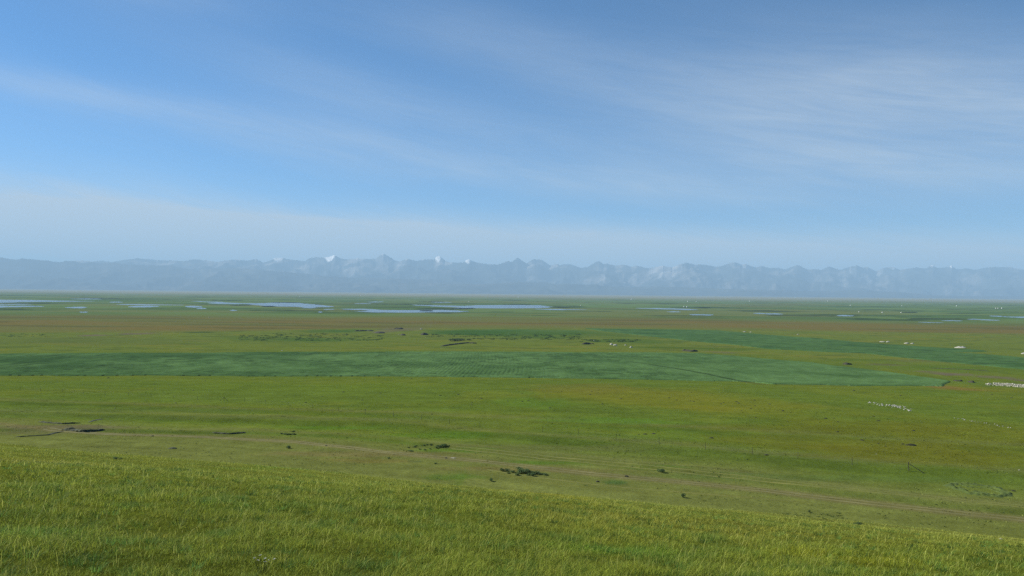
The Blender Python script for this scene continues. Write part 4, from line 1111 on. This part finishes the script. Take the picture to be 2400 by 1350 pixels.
w = bpy.data.worlds.new('World'); sc.world = w; w.use_nodes = True
nt = w.node_tree; nt.nodes.clear(); L = nt.links
out = nt.nodes.new('ShaderNodeOutputWorld'); bg = nt.nodes.new('ShaderNodeBackground')
SKY_S = .071
bg.inputs['Strength'].default_value = SKY_S
sky = nt.nodes.new('ShaderNodeTexSky'); sky.sky_type = 'NISHITA'; sky.sun_disc = False
sky.sun_elevation = SUN_EL; sky.sun_rotation = SUN_AZ
sky.altitude = 3200; sky.air_density = 1.0; sky.dust_density = .0; sky.ozone_density = 3.0
tc = nt.nodes.new('ShaderNodeTexCoord'); sx = nt.nodes.new('ShaderNodeSeparateXYZ'); L.new(tc.outputs['Generated'], sx.inputs[0])
def M(op, a, b=None, c=None):
    n = nt.nodes.new('ShaderNodeMath'); n.operation = op
    for i, v in enumerate((a, b, c)):
        if v is None: continue
        if isinstance(v, (int, float)): n.inputs[i].default_value = v
        else: L.new(v, n.inputs[i])
    return n.outputs[0]
az = M('ARCTAN2', sx.outputs['X'], sx.outputs['Y']); el = M('ARCSINE', sx.outputs['Z'])
def streak_noise(ang, su, sv, seed, detail=5, dist=.6):
    ca, sa = math.cos(ang), math.sin(ang)
    u = M('ADD', M('MULTIPLY', az, ca * su), M('MULTIPLY', el, sa * su))
    v = M('ADD', M('MULTIPLY', az, -sa * sv), M('MULTIPLY', el, ca * sv))
    cb = nt.nodes.new('ShaderNodeCombineXYZ'); L.new(u, cb.inputs[0]); L.new(v, cb.inputs[1]); cb.inputs[2].default_value = seed
    nz = N(nt, 'ShaderNodeTexNoise', Scale=1.0, Detail=float(detail), Roughness=.55, Distortion=dist)
    L.new(cb.outputs[0], nz.inputs['Vector'])
    return nz.outputs['Fac']
def band(px, py, slope, wpx, lpx, amp):
    """a long soft cirrus band: centre at the direction of photo pixel (px,py), tilted by slope"""
    a0 = math.atan((px - CX) / FPX); e0 = (horizon(px) - py) / FPX
    da = M('SUBTRACT', az, a0)
    de = M('ADD', M('SUBTRACT', el, e0), M('MULTIPLY', da, slope))
    g1 = M('MULTIPLY', M('MULTIPLY', de, de), -1.0 / (wpx / FPX) ** 2)
    g2 = M('MULTIPLY', M('MULTIPLY', da, da), -1.0 / (lpx / FPX) ** 2)
    return M('MULTIPLY', M('EXPONENT', M('ADD', g1, g2)), amp)
n_a = streak_noise(-.16, 5, 34, 1.3); n_b = streak_noise(-.24, 3.0, 16, 4.1); n_c = streak_noise(-.17, 6, 62, 7.7, 8, 2.4)
tot = None
for b in [(230, 285, .07, 30, 440, .19), (200, 330, .07, 70, 500, .05), (850, 345, .11, 60, 420, .20), (1230, 130, .22, 70, 460, .12), (2250, 300, .2, 115, 430, .46), (1750, 330, .2, 120, 420, .26), (1450, 440, .1, 40, 460, .36), (2250, 440, .1, 50, 460, .24),
          (-60, 550, .05, 85, 760, 1.0), (900, 580, .03, 62, 1300, .85), (900, 250, .2, 55, 460, .2), (1900, 616, .02, 55, 1300, .75), (330, 55, .08, 40, 220, .14), (800, 522, .04, 7, 230, .25), (200, 440, .03, 120, 900, .07)]:
    v = band(*b); tot = v if tot is None else M('ADD', tot, v)
mod = M('ADD', M('MULTIPLY', n_a, .9), M('MULTIPLY', n_b, 1.1)); mod = M('ADD', mod, M('MULTIPLY', n_c, .7))
mod = M('MULTIPLY', M('ADD', mod, -.35), 1.0)
fac = M('MULTIPLY', tot, mod)
faint = M('MULTIPLY', M('MAXIMUM', M('SUBTRACT', n_b, .5), 0), .1)
fac = M('MINIMUM', M('MAXIMUM', M('ADD', fac, faint), 0), .9)
mx = nt.nodes.new('ShaderNodeMix'); mx.data_type = 'RGBA'
CLOUD = (4.5, 5.05, 5.55, 1)
tn = nt.nodes.new('ShaderNodeMix'); tn.data_type = 'RGBA'; tn.blend_type = 'MULTIPLY'; tn.inputs['Factor'].default_value = 1
L.new(sky.outputs[0], tn.inputs['A']); tn.inputs['B'].default_value = (.45, .78, .94, 1)     # clear dry high-plateau sky
L.new(fac, mx.inputs['Factor']); L.new(tn.outputs['Result'], mx.inputs['A']); mx.inputs['B'].default_value = CLOUD
L.new(mx.outputs['Result'], bg.inputs['Color']); L.new(bg.outputs[0], out.inputs['Surface'])

# ------------------------------------------------------------------ render settings
sc.render.engine = 'CYCLES'
vs = sc.view_settings
vs.view_transform = 'Standard'; vs.look = 'None'; vs.gamma = 1; vs.use_curve_mapping = False
vs.exposure = .95
cy = sc.cycles
cy.use_denoising = False; cy.use_light_tree = False; cy.min_light_bounces = 0; sc.world.cycles.sampling_method = 'NONE'
cy.max_bounces = 6; cy.diffuse_bounces = 3; cy.glossy_bounces = 2; cy.transmission_bounces = 3; cy.volume_bounces = 0; cy.transparent_max_bounces = 4
